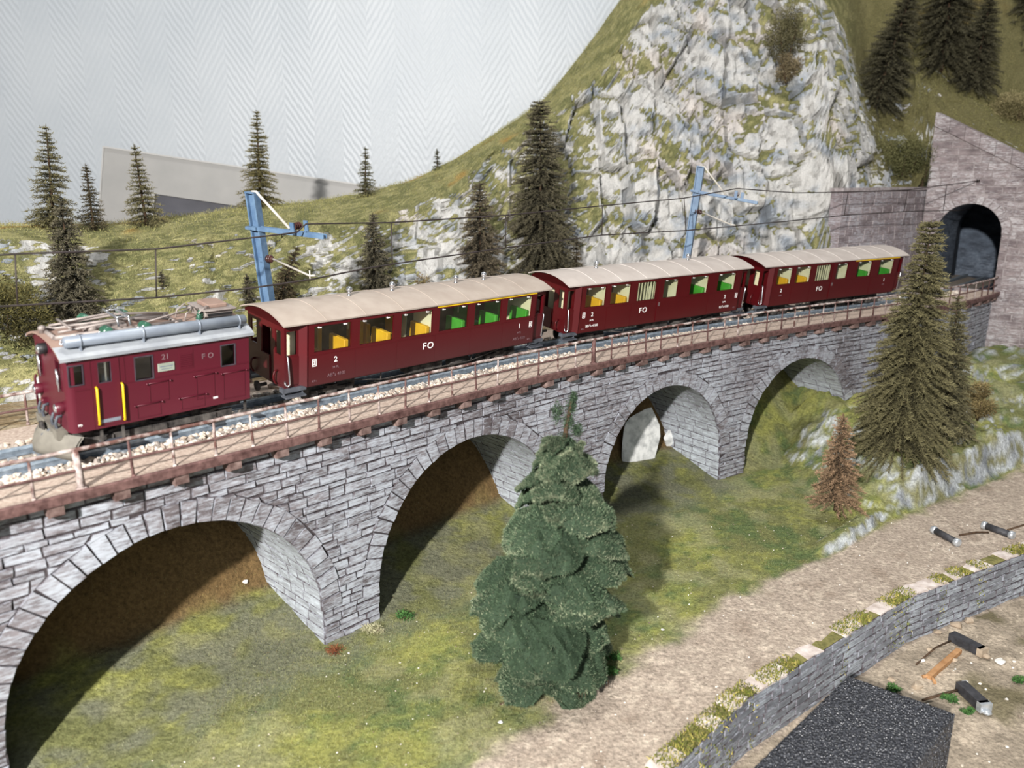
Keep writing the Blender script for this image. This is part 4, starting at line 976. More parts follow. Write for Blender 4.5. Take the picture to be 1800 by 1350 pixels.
    mb = MB(); mb.box(X(28.3), X(32.4), -W - .36, -W - .28, 16.4, 16.75); mb.box(X(28.7), X(32.0), -W - .36, -W - .28, 15.6, 15.85); mb.build('plate_lines', M['tank'], pl_)
    text('21', 2.5, X(30.3), -W - .1, 19.6, M['dull'], t, bold=.04); text('F', 2.5, X(42.7), -W - .1, 17.7, M['dull'], t, bold=.04, sx=1.1); text('O', 2.5, X(45.2), -W - .1, 17.7, M['dull'], t, bold=.04)
    text('FO', .9, X(3.6), -W - .1, 2.0, M['white'], t, bold=.05); mb = MB(); mb.box(X(45.6), X(47.2), -W - .1, -W, 2.2, 2.9); mb.build('data_panel', M['white'], t)
    # roof
    mb = MB(); n = 20; ym = W + 1.1; yk = lambda k: -ym + 2 * ym * k / n
    zt_ = lambda y: E_ + .5 + 3.6 * (1 - (abs(y) / ym) ** 2.4)
    mb.strip([[(x, yk(k), zt_(yk(k))) for k in range(n + 1)] for x in (-h - .6, h + .8)], smooth=True, flip=True); mb.strip([[(x, yk(k), zt_(yk(k)) - .7) for k in range(n + 1)] for x in (-h - .6, h + .8)])
    for x, q in ((-h - .6, False), (h + .8, True)): mb.strip([[(x, yk(k), zt_(yk(k))) for k in range(n + 1)], [(x, yk(k), zt_(yk(k)) - .7) for k in range(n + 1)]], flip=q)
    rf = mb.build('roof', M['roof_brown'], t)
    for sg in (-1, 1):
        mb = MB(); ys = np.linspace(ym + .12, ym - 5.2, 6); mb.strip([[(x, sg * y, zt_(min(ym, y)) + .12) for y in ys] for x in (-h - .7, h + .9)], flip=sg > 0); mb.strip([[(x, sg * (ym + .12), E_ - .35), (x, sg * (ym + .12), E_ + .64)] for x in (-h - .7, h + .9)], flip=sg > 0); mb.build('roof_edge', M['roof_grey'], rf)
        if sg > 0: continue
        yt_ = sg * (ym - 3.4); zt2 = E_ + 4.6; mb = MB(); a, b = X(2.2), X(58.6)
        mb.lathe((0, yt_, zt2), [(1.0, a - .5), (1.75, a), (1.75, b), (1.0, b + .5)], 16, axis='x'); tk = mb.build('air_tank', M['tank'], t)
        for x in (6.2, 24.5, 42.5, 56.4): mb = MB(); mb.lathe((X(x), yt_, zt2), [(1.95, -.22), (1.95, .22)], 14, axis='x'); mb.box(X(x) - .22, X(x) + .22, yt_ - 1.2, yt_ + 1.2, zt2 - 3.2, zt2 - .6); mb.build('tank_strap', M['tank'], tk)
        mb = MB(); 
        for y, z in ((0, .7), (.6, -.3), (-.6, -.3)): mb.tube([(a - .5, yt_ + y, zt2 + z), (a - 1.3, yt_ + y, zt2 + z)], .25, 6)
        mb.build('tank_fitting', M['chrome'], tk)
    # roof equipment: pantograph folded, insulators, ventilator box, whistle
    zr = E_ + 4.0
    for (x, y) in ((15, -8.6), (26.5, -8.6), (45, -7.2), (47.5, -2.6), (14, 7.4), (26, 7.4)):
        mb = MB(); up_ = x > 40
        if up_: mb.lathe((X(x), y, zr - .4), [(.5, 0), (1.2, .3), (.7, .7), (1.3, 1.1), (.7, 1.6), (1.2, 2.0), (.7, 2.4), (.9, 2.9), (.4, 3.4)], 12)
        else: mb.lathe((X(x), y, zr + 1.5), [(.7, -2.4), (1.7, -2.0), (1.9, -1.1), (1.1, -.7), (1.8, -.2), (1.1, .4), (1.7, 1.0), (.8, 1.5), (.6, 2.4)], 12, axis='y')
        i_ = mb.build('insulator', M['insul'], t)
        if not up_: mb = MB(); mb.lathe((X(x), y - 2.6 * (1 if y < 0 else -1), zr + 1.5), [(.75, -.3), (.75, .3)], 8, axis='y'); mb.tube([(X(x) - 2.4, y, zr - .2), (X(x) - 2.0, y, zr + 1.4), (X(x), y, zr + 2.6)], .25, 5); mb.tube([(X(x), y, zr - 1), (X(x), y, zr + 2.8)], .28, 5); mb.build('insulator_cap', M['chrome'], i_)
    pg = MB()
    for y in (-5.4, 5.4): pg.tube([(X(1.5), y, zr + .3), (X(40), y, zr + .6)], .75, 8)
    pg.tube([(X(1.5), -5.4, zr + .3), (X(1.5), 5.4, zr + .3)], .7, 8); pg.tube([(X(38), -6.6, zr + .6), (X(38), 6.6, zr + .6)], .6, 8)
    pf_ = pg.build('pantograph_frame', M['panto'], t)
    mb = MB()
    for y in (-4.2, 4.2): mb.tube([(X(3), y, zr + 1.6), (X(24), y * .8, zr + 3.0), (X(37), y * .5, zr + 2.0)], .4, 6); mb.tube([(X(36), y, zr + 1.8), (X(20), y * .9, zr + 3.4), (X(6), y * .6, zr + 2.8)], .34, 6)
    mb.tube([(X(24), -3.4, zr + 3.0), (X(24), 3.4, zr + 3.0)], .34, 6); mb.tube([(X(6), -6, zr + 2.8), (X(6), 6, zr + 2.8)], .4, 6); mb.build('lower_arm', M['panto'], pf_)
    mb = MB()
    for x in (19.5, 23.0): mb.tube([(X(x), -6.8, zr + 1.8), (X(x), -5.6, zr + 4.4), (X(x), 5.6, zr + 4.4), (X(x), 6.8, zr + 1.8)], .38, 6)
    for y in (-4.5, 4.5): mb.tube([(X(19.5), y, zr + 4.3), (X(23), y, zr + 4.3)], .3, 5)
    mb.build('contact_bow', M['chrome'], pf_)
    mb = MB(); mb.box(X(11), X(24), -2.4, 3.6, zr - .4, zr + 1.4, 0, .5); mb.lathe((X(13), -2.6, zr + 1.2), [(1.0, -1.4), (1.4, -.8), (1.4, .8), (1.0, 1.4)], 10, axis='y'); mb.build('drive_box', M['panto'], t)
    mb = MB(); mb.box(X(48.5), X(58.5), -4.6, 6.6, zr - .8, zr + 2.4, 0, .3); mb.box(X(47.6), X(59.4), -5.6, 7.6, zr + 2.6, zr + 3.3, 0, .3); vb = mb.build('ventilator_box', M['panto'], t)
    mb = MB(); mb.box(X(50), X(57), -3.2, 5.2, zr + 3.2, zr + 4.6, 0, .3); mb.build('ventilator_lid', M['roof_brown'], vb)
    for z in (.0, 1.1): mb = MB(); mb.box(X(49.2), X(57.8), -5.0, -4.5, zr + z, zr + z + .7); mb.build('ventilator_slot', M['black'], vb)
    mb = MB()
    for x, y in ((42, -3), (46, -4), (41, 2)): mb.tube([(X(x), y, zr - .3), (X(x + .6), y, zr + 2.4), (X(x + 3.5), y + .5, zr + 4.4), (X(x + 5), y + .5, zr + 2.4)], .3, 5)
    mb.tube([(X(28), -4.8, zr + 1.6), (X(38), -4.6, zr + 3.4), (X(45), -3, zr + 4.2)], .3, 5); mb.lathe((X(44), -2.8, zr + 3.6), [(.6, -.4), (.9, .4), (.5, 1.2)], 8); mb.build('roof_cables', M['panto'], t)
    mb = MB(); mb.lathe((X(.6), 2.5, E_ + 3.4), [(.9, 0), (.8, 1.6), (1.2, 1.8), (1.1, 2.6), (.3, 3.0)], 10); mb.build('whistle', M['panto'], t)
    for x, y in ((8.2, -6.2), (33, -6.0)): mb = MB(); mb.box(X(x) - .9, X(x) + .9, y - .8, y + .8, zr - .6, zr + .8); mb.build('frame_foot', M['black'], pf_)
    # cab front: lamps, coupler, hoses, plough, ladder rail
    for y, z, r in ((1.2, E_ - .4, 1.7), (9.6, 7.2, 1.7), (-9.8, 7.2, 1.7)):
        mb = MB(); mb.lathe((x0 - 1.2, y, z), [(r * .75, 2.2), (r, 1.6), (r, -.9), (r * .8, -1.1)], 14, axis='x'); hl = mb.build('headlight', M['black'] if z > 10 else M['loco'], t)
        mb = MB(); mb.lathe((x0 - 2.3, y, z), [(r * .86, .2), (r * .7, -.25), (r * .3, -.45)], 14, axis='x'); mb.build('lamp_lens', M['chrome'], hl)
    mb = MB(); mb.tube([(x0, 0, -1.5), (x0 - 3.6, 0, -1.8)], .9, 8); mb.lathe((x0 - 3.6, 0, -1.8), [(.6, -.7), (1.9, -.6), (1.9, .2), (.6, .4)], 14, axis='x'); mb.build('buffer', M['under'], t)
    for y in (-7.5, -4, 4.4, 8): mb = MB(); mb.tube([(x0, y, 3.6), (x0 - 1.4, y, 3.4), (x0 - 1.9, y + .3, 1.4), (x0 - 1.4, y + .6, -1.6), (x0 - .4, y + .3, -2.8)], .5, 7); mb.build('hose', M['dgrey'], t)
    mb = MB()
    for y in (-5.8, 6.2): mb.box(x0 - 1.0, x0 + .1, y - .9, y + .9, 3.4, 5.0); mb.tube([(x0 - .3, y, 4.2), (x0 - 1.5, y, 4.4)], .6, 7)
    mb.tube([(x0 - .6, 11.8, 11.2), (x0 - 1.1, 11.8, 10.6), (x0 - 1.1, 11.8, 1.0)], .35, 6); mb.build('front_fittings', M['loco'], t)
    mb = MB(); pts = []
    for y in np.linspace(-14.2, 14.2, 15):
        x = x0 - 6.6 + 7.4 * (abs(y) / 14.2) ** 1.35; pts.append([(x + 2.0, y, -2.0), (x + .4, y, -4.2), (x - .4, y, -7.0), (x - .3, y, -9.3), (x + .4, y, -9.3), (x + .3, y, -7), (x + 1.2, y, -4.2), (x + 2.8, y, -2.0)])
    mb.strip(pts, smooth=True); mb.box(x0 - 2.6, x0 + .6, -9.5, 9.5, -3.4, -.4); pw = mb.build('snow_plough', M['plough'], t)
    mb = MB(); 
    for y in (-3.4, 3.4): mb.tube([(x0 - .6, y, -1), (x0 - 4.4, y * .7, -3.4), (x0 - 5.2, y * .6, -6.2), (x0 - 4.6, y * .5, -8.0)], .6, 6)
    mb.build('plough_strut', M['dgrey'], pw)
    # running gear
    mb = MB(); mb.box(x0 + 2, x1 - 1, -8.4, 8.4, -4, -.2); 
    for y in (-9.4, 9.4):
        mb.box(x0 + 5, x1 - 5, y - .6, y + .6, -6.6, -4.4)
        for x in (12, 29, 46): mb.box(X(x) - 2.2, X(x) + 2.2, y - 1.1, y + 1.1, -8.2, -4.6); mb.tube([(X(x) - 3.4, y, -3.2), (X(x), y, -4.2), (X(x) + 3.4, y, -3.2)], .6, 6)
    mb.build('chassis', M['under'], t)
    for x in (12, 29, 46): wheelset(t, X(x), 4.6)
    for x, y in ((10.0, -12.6), (16.4, -12.6), (58.2, -11.8)): mb = MB(); mb.box(X(x) - .4, X(x) + .4, y - .3, y + .3, -5.6, 0); mb.box(X(x) - 1.4, X(x) + 1.4, y - 1.2, y + .9, -6.0, -5.5); mb.build('step_bracket', M['under'], t)
    mb = MB(); mb.box(X(9.4), X(17), -13.8, -11.6, -5.9, -5.4); mb.build('cab_step', M['dgrey'], t)
    mb = MB(); mb.tube([(x1, 0, -1.8), (x1 + 3.4, 0, -2)], .8, 8); mb.lathe((x1 + 3, 0, -2), [(.6, -.3), (2.2, 0), (2.2, .6), (.6, .8)], 12, axis='x'); mb.build('coupler', M['under'], t)
    mb = MB(); mb.box(x1 - .2, x1 + 1.6, -2.8, 2.8, 2.0, 2.5); mb.box(x1 - .2, x1 + 1.6, -7, 7, 9.6, 10); mb.build('gangway_plate', M['dgrey'], t)
locomotive()
# ------------------------------------------------------------------ overhead line
def mast(pts, label, base):
    A0, A1, B0, B1, I0, I1, K0, K1, K2 = [np.array(p, float) for p in pts]
    top_ = B0; ax = (top_ - base) / np.linalg.norm(top_ - base); arm = (A1 - A0) / np.linalg.norm(A1 - A0); sd = np.cross(ax, arm); sd /= np.linalg.norm(sd)
    t = thing('catenary_mast', label, 'mast', tuple(base), group='catenary masts beside the track')
    L = np.linalg.norm(top_ - base); c = (base + top_) / 2
    mb = MB(); mb.obox(c, ax * L / 2, sd * .35, arm * 2.0)
    for q in (-1, 1): mb.obox(c + arm * q * 1.9, ax * L / 2, sd * 1.7, arm * .35)
    mb.obox(top_, ax * .3, sd * 1.9, arm * 2.3); mb.build('post', M['mast'], t, True)
    mb = MB(); mb.obox(base + ax * 1.0, ax * 1.2, sd * 3.6, arm * 3.6); mb.build('foot', M['walkway'], t, True)
    al = np.linalg.norm(A1 - A0); ac = (A0 + A1) / 2; u = np.cross(arm, sd)
    mb = MB()
    for q in (-1.0, 1.0): mb.obox(ac + sd * q, arm * al / 2, sd * .25, u * .85)
    for q in (.0, .55, .97): mb.obox(A0 + (A1 - A0) * q, arm * .5, sd * 1.2, u * .5)
    mb.obox(A0, arm * 2.6, sd * 2.2, u * .6); mb.build('cross_arm', M['mast'], t, True)
    mb = MB(); mb.tube([B0 + ax * .3, B0 + arm * 2.2 + ax * .4, B0 + arm * 3.6 - ax * 1.0, B1], .55, 7); mb.build('brace', M['rodw'], t, True)
    ins = I0; mb = MB(); d = sd
    for k in range(4): mb.tube([ins + d * (k * 1.1 - 1.8), ins + d * (k * 1.1 - 1.2)], [1.5, 1.2], 10)
    mb.tube([ins - d * 2.4, ins + d * 3.0], .6, 8); i1 = mb.build('insulator', M['insul_brown'], t, True)
    mb = MB(); mb.obox(I1 + sd * .6 - ax * .6, arm * .9, sd * .35, ax * 2.2); mb.obox(I0 - sd * 2.6 - ax * .6, arm * .9, sd * .3, ax * 2.2); mb.build('bracket_plate', M['mast'], t, True)
    d = (K1 - K0) / np.linalg.norm(K1 - K0); mb = MB()
    for k in range(3): mb.tube([K0 + d * (k * 1.3 - .4), K0 + d * (k * 1.3 + .3)], [1.7, 1.3], 10)
    mb.tube([K0 - d * 2, K1], .7, 8); mb.build('insulator', M['insul_brown'], t, True)
    mb = MB(); mb.obox(K0 - d * 2, ax * .9, sd * 2.2, arm * .9); mb.build('clamp', M['mast'], t, True)
    mb = MB(); mb.tube([K1, K2 + np.array([0, 0, .6]), K2 + d * 3 + np.array([0, 0, .8])], .42, 6); mb.tube([K2 + np.array([0, 0, -.6]), K2 + np.array([0, 0, 2.6])], .32, 6); mb.build('steady_arm', M['rodw'], t, True)
m1 = [(-101.8, 322.8, 53.8), (-70.7, 309.0, 51.3), (-101.6, 323.0, 67.4), (-85.9, 316.3, 53.8), (-82.7, 313.8, 55.0), (-80.1, 316.5, 55.3), (-97.9, 324.0, 41.5), (-94.8, 321.4, 41.7), (-77.8, 310.2, 35.8)]
m2 = [(112.3, 506.9, 65.0), (146.4, 491.1, 58.6), (115.4, 509.0, 79.5), (129.6, 499.2, 62.7), (134.3, 493.9, 63.8), (138.5, 496.7, 63.1), (113.7, 505.4, 53.1), (116.5, 502.5, 52.5), (130.5, 487.8, 45.5)]
mast(m1, 'blue-grey steel catenary mast rising just behind the locomotive and first coach', np.array([-97.2, 327.2, -13.0]))
mast(m2, 'blue-grey steel catenary mast behind the second coach, nearer the tunnel', np.array([104.2, 501.0, -13.0]))
line = thing('overhead_line', 'thin black catenary wires with droppers strung above the train', 'overhead wire', (-119, 268, 34))
con = [tw(-362, 2, 36), (-151, 236, 36), (-119, 268, 34), (-95, 292, 34), (-77, 311, 35), (-61, 328, 37), (-50, 338, 38), (-3, 384, 41), (47, 427, 44), (99, 466, 44), (131, 488, 45), (180, 520, 47), (221, 546, 49), (279, 585, 50), pmap(-1, 48.6, 0), pmap(2, 48, -60)]
mess = [tw(-362, 2, 50), (-147, 240, 51), (-118, 269, 50), (-81, 307, 53), (-78, 310, 56), (-50, 339, 55), (-3, 384, 56), (47, 427, 59), (97, 465, 62), (133, 489, 67), (178, 519, 64), (222, 546, 64), (280, 585, 65), pmap(-12, 71, 1)]
mb = MB(); mb.tube(con, .33, 6); mb.build('contact_wire', M['wire'], line, True)
mb = MB(); mb.tube(mess, .33, 6); mb.build('carrier_wire', M['wire'], line, True)
for a, b in (((-147, 240, 51), (-148, 239, 35.8)), ((-118, 269, 50), (-119, 268, 34)), ((-50, 339, 55), (-50, 338, 38)), ((-3, 384, 56), (-3, 384, 41)), ((47, 427, 59), (47, 427, 44)), ((97, 465, 62), (99, 466, 44)), ((222, 546, 64), (221, 546, 49)), ((280, 585, 65), (279, 585, 50)), ((330, 629, 68), (331, 631, 49.5))):
    mb = MB(); mb.tube([a, b], .26, 5); mb.build('dropper', M['wire'], line, True)
mb = MB(); mb.lathe(pmap(-12, 71, .5), [(1.2, -1), (1.2, 1)], 8); mb.build('wall_anchor', M['wire'], line, True)

# ------------------------------------------------------------------ spruces
def spruce_mesh(H, Rr, rng, dark, tip, layers, per, needle=2.1, droop=.32, width=.42, power=.85, base_gap=.07, fuzz=3, spread=.55):
    P, D, L, C = [], [], [], []
    dark, tip = linA(dark), linA(tip)
    layers = int(layers * 1.25)
    for k in range(layers):
        t = base_gap + (1 - base_gap) * (k + rng.uniform(-.3, .3)) / layers; t = min(max(t, base_gap), .985)
        ln = Rr * (.86 * (1 - t) ** power + .14)
        for j in range(max(5, int(1.6 * per * (1 - t * .35)))):
            a = rng.uniform(0, 2 * math.pi); l = ln * rng.choice([rng.uniform(.4, .8), rng.uniform(.75, 1.12)]); el = .35 * t - droop * (1 - t) + rng.uniform(-.12, .12)
            n = max(3, int(l / (needle * .26))); u = np.linspace(.12, 1, n)
            r = l * u; z = H * t + l * (math.tan(el) * u - .16 * u * u)
            q = np.stack([r * math.cos(a), r * math.sin(a), z], 1); tang = np.array([math.cos(a), math.sin(a), math.tan(el) - .3]); tang /= np.linalg.norm(tang)
            for f in range(fuzz):
                d = tang * rng.uniform(.35, .9) + rng.normal(size=(n, 3)) * spread + np.array([0, 0, .12]); d /= np.linalg.norm(d, axis=1, keepdims=True)
                P.append(q + rng.normal(size=(n, 3)) * .12); D.append(d); L.append(needle * rng.uniform(.55, 1.1, n) * (.6 + .5 * (1 - t)))
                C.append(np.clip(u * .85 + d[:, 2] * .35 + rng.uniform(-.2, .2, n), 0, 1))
    n = 60; P.append(np.stack([np.zeros(n), np.zeros(n), H * rng.uniform(.8, 1., n)], 1)); d = rng.normal(size=(n, 3)) * .5 + np.array([0, 0, 1.]); D.append(d / np.linalg.norm(d, axis=1, keepdims=True)); L.append(np.full(n, needle * .8)); C.append(rng.uniform(.2, .8, n))
    P, D, L, C = np.concatenate(P), np.concatenate(D), np.concatenate(L), np.concatenate(C)
    V, F = blades(P, D, L, width, rng)
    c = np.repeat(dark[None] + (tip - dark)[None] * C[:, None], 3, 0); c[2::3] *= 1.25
    return np_mesh('foliage', V, F, M['needle'], c)
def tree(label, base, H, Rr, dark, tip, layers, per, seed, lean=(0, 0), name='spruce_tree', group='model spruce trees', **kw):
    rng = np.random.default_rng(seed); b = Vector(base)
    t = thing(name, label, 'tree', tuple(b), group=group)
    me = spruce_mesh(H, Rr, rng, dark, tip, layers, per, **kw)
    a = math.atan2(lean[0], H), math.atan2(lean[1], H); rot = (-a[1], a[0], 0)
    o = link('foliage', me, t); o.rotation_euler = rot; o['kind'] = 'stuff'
    mb = MB(); mb.tube([(0, 0, -3), (0, 0, H * .1), (0, 0, H * .55), (0, 0, H * .97)], [H * .018 + .25, H * .015 + .2, H * .008 + .15, .12], 7); o = mb.build('trunk', M['bark'], t); o.rotation_euler = rot
    return t
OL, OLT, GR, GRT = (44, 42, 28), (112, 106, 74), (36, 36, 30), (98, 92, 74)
bris = dict(needle=2.3, width=.34, droop=.12, fuzz=3)
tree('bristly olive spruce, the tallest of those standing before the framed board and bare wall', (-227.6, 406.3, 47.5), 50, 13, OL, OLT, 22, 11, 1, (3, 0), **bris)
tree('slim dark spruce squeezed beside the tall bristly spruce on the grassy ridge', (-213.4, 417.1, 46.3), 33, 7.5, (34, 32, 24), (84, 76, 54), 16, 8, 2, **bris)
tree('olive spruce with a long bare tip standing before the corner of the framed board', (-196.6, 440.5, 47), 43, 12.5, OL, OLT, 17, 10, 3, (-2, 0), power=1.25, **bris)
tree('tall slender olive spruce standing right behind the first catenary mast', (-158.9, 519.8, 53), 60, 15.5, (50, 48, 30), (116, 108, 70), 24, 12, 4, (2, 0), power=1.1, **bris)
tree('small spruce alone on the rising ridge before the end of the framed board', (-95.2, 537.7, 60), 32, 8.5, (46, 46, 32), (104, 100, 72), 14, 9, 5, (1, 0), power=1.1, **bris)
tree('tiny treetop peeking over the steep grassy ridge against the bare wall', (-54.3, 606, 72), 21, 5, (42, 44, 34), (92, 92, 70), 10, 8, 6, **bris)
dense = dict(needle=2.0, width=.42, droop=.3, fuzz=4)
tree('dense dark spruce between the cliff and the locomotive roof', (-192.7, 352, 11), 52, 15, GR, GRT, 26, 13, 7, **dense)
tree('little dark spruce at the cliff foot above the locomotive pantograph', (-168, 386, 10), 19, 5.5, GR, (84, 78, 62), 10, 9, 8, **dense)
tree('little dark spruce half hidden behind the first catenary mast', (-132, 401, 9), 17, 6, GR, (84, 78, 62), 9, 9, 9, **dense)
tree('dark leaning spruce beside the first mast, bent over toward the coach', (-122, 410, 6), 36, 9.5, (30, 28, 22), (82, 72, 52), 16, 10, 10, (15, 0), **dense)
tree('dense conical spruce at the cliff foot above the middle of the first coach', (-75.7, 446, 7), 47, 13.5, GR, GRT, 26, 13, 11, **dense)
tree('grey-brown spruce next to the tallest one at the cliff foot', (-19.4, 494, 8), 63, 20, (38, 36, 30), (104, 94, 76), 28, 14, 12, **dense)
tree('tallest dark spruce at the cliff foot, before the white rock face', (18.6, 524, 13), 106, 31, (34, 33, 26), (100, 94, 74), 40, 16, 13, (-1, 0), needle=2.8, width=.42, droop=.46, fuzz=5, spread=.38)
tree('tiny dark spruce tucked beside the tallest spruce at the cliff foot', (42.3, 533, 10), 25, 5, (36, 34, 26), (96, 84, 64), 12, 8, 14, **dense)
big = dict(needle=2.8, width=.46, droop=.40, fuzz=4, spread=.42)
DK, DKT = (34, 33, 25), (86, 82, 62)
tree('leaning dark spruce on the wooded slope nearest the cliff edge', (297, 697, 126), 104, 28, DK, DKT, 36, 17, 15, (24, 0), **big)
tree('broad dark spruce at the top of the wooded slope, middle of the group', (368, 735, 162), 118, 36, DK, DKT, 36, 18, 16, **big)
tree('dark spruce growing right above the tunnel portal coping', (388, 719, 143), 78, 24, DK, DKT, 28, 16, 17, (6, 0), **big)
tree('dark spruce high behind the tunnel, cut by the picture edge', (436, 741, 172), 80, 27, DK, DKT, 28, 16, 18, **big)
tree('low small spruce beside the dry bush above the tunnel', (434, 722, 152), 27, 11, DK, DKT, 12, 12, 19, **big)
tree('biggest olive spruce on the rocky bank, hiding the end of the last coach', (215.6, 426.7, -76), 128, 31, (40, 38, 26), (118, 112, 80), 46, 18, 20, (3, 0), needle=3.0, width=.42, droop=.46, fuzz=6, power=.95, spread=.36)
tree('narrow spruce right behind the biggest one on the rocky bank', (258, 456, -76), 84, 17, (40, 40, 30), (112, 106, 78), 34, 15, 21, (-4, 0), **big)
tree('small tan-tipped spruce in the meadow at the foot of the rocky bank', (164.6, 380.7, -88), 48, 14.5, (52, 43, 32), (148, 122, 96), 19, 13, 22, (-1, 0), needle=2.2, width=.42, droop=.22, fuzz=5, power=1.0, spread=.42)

# the big flock-covered fir in the meadow before the viaduct
def flock_tree():
    rng = np.random.default_rng(77); base = np.array([13., 249., -97.5]); H = 101.
    t = thing('flock_fir_tree', 'big ragged dark green fir with drooping flocked boughs in the meadow before the arches', 'tree', tuple(base))
    mb = MB(); mb.tube([(0, 0, -2), (.5, 0, 18), (1.5, 0, 50), (3.2, 0, 80), (4.6, 0, 92), (6.2, 0, 101)], [2.2, 1.9, 1.5, 1.0, .8, .5], 8); mb.build('trunk', M['bark'], t)
    levels = [(.06, 19, 6), (.12, 22, 7), (.19, 25, 7), (.26, 23, 8), (.33, 27, 7), (.40, 26, 8), (.47, 25, 7), (.54, 21, 7), (.61, 20, 7), (.68, 19, 7), (.745, 17, 7), (.80, 13, 6), (.845, 8, 5)]
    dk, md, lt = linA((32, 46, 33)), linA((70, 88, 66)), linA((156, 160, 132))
    ang0 = .3
    for k, (tz, Lr, n) in enumerate(levels):
        ang0 += 1.05
        for j in range(n):
            if rng.random() < .16 and tz < .75: continue
            shade = rng.uniform(.8, 1.3); a = ang0 + 2 * math.pi * (j + rng.uniform(-.28, .28)) / n; l = Lr * rng.uniform(.62, 1.16); w = l * rng.uniform(.34, .52); z0 = H * tz + rng.uniform(-2.5, 2.5); cx = 6.2 * max(0, tz - .2) * .9
            nu, nv = 12, 9; u = np.linspace(0, 1, nu)[:, None]; v = np.linspace(-1, 1, nv)[None]
            rise = rng.uniform(.05, .34); dr = rng.uniform(.5, .95)
            prof_w = np.minimum(1, .3 + 1.5 * u) * np.sqrt(np.clip(1 - u ** 5, 0, 1)) + .02; lat = v * w * prof_w
            r = l * u; z = z0 + l * (rise * 2.4 * u - dr * u ** 2.6) - (np.abs(v) ** 1.8) * w * .55 * prof_w
            r, lat, z = r + 0 * v, lat + 0 * u, z + 0 * u
            nz = fbm((r * 3 + j * 31) / 9, (lat + 50 + k * 7) / 3, seed=80 + k, oct=3) - .5; z = z + 6.0 * nz; r = r * (1 + .22 * (fbm(lat / 2.4 + 9 * j, u * 2 + k + 0 * v, seed=91) - .5) * u)
            ca, sa = math.cos(a), math.sin(a); Q = np.stack([cx + r * ca - lat * sa, r * sa + lat * ca, z], -1)
            F0 = grid_faces(nu, nv); N = np.cross(np.gradient(Q, axis=0), np.gradient(Q, axis=1)); N /= np.linalg.norm(N, axis=-1, keepdims=True) + 1e-9; N = N * np.where((N @ np.array([ca * .7, sa * .7, .8])) < 0, -1., 1.)[..., None]
            m = 5200; iu = rng.uniform(0, nu - 1.001, m); iv = rng.uniform(0, nv - 1.001, m); a0, b0 = iu.astype(int), iv.astype(int); fu, fv = (iu - a0)[:, None], (iv - b0)[:, None]
            bil = lambda A: (A[a0, b0] * (1 - fu) * (1 - fv) + A[a0 + 1, b0] * fu * (1 - fv) + A[a0, b0 + 1] * (1 - fu) * fv + A[a0 + 1, b0 + 1] * fu * fv)
            P, Nn = bil(Q), bil(N); out = np.array([ca, sa, 0.])
            Nn = Nn * np.where(rng.random((m, 1)) < .2, -1., 1.); D = Nn * .8 + out * .35 + rng.normal(size=(m, 3)) * .5; D /= np.linalg.norm(D, axis=1, keepdims=True)
            ne = 900; e_ = rng.integers(0, 3, ne); eu = np.where(e_ == 0, nu - 1.002, rng.uniform(1, nu - 1.002, ne)); ev = np.where(e_ == 0, rng.uniform(0, nv - 1.002, ne), np.where(e_ == 1, 0., nv - 1.002)); a0, b0 = eu.astype(int), ev.astype(int); fu, fv = (eu - a0)[:, None], (ev - b0)[:, None]
            PE = bil(Q); ctr = Q[nu // 2, nv // 2]; DE = PE - ctr; DE /= np.linalg.norm(DE, axis=1, keepdims=True) + 1e-6; DE = DE + rng.normal(size=(ne, 3)) * .55; DE /= np.linalg.norm(DE, axis=1, keepdims=True)
            P, D, up_, iu, iv = np.concatenate([P, PE]), np.concatenate([D, DE]), np.concatenate([np.clip(D[:, 2], 0, 1), np.clip(DE[:, 2], 0, 1)]), np.concatenate([iu, eu]), np.concatenate([iv, ev]); m += ne
            V, F = blades(P, D, rng.uniform(.6, 1.3, m), .26, rng)
            q = np.clip(.07 + .2 * max(0, tz - .35) + .34 * up_ + .42 * (iu / nu) ** 4 + .25 * np.abs(2 * iv / nv - 1) ** 4 + rng.uniform(-.12, .26, m), 0, 1)  # pale tips; upward hairs and higher boughs also lightened as painted highlights
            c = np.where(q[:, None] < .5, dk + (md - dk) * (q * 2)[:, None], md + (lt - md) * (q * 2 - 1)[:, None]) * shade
            Vs = np.concatenate([Q.reshape(-1, 3), Q.reshape(-1, 3) - N.reshape(-1, 3) * .6]); nq = nu * nv
            rim = np.concatenate([F0, F0[:, ::-1] + nq]); rim3 = np.concatenate([rim[:, [0, 1, 2]], rim[:, [0, 2, 3]]])
            VV = np.concatenate([Vs, V]); FF = np.concatenate([rim3, F + 2 * nq]); cc = np.concatenate([np.concatenate([dk * .9 + (md - dk) * .6 * (fbm(Q[..., 0] * 1.3, Q[..., 1] * 1.3, Q[..., 2] * 1.3, seed=95, oct=2).reshape(-1, 1)), np.repeat(dk[None] * .8, nq, 0)]), np.repeat(c, 3, 0)])  # sheet below the hairs darkened, underside most: shade painted in for depth
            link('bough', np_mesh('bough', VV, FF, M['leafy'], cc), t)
    # thin leader with a few tufts
    for (dx, zz, r_) in ((4.2, 88, 2.4), (5.4, 94, 2.0), (6.2, 99, 1.7), (1.6, 97, 2.2), (8.2, 91, 1.5), (6.8, 102, 1.3)):
        m = 420; P = rng.normal(size=(m, 3)) * r_ * .42 * np.array([1, 1, 1.7]) + np.array([dx, 0, zz]); D = rng.normal(size=(m, 3)); D /= np.linalg.norm(D, axis=1, keepdims=True)
        V, F = blades(P, D, rng.uniform(.7, 1.4, m), .28, rng); q = rng.uniform(0, 1, (m, 1)); link('top_tuft', np_mesh('top_tuft', V, F, M['leafy'], np.repeat(dk + (md * 1.1 - dk) * q, 3, 0)), t)
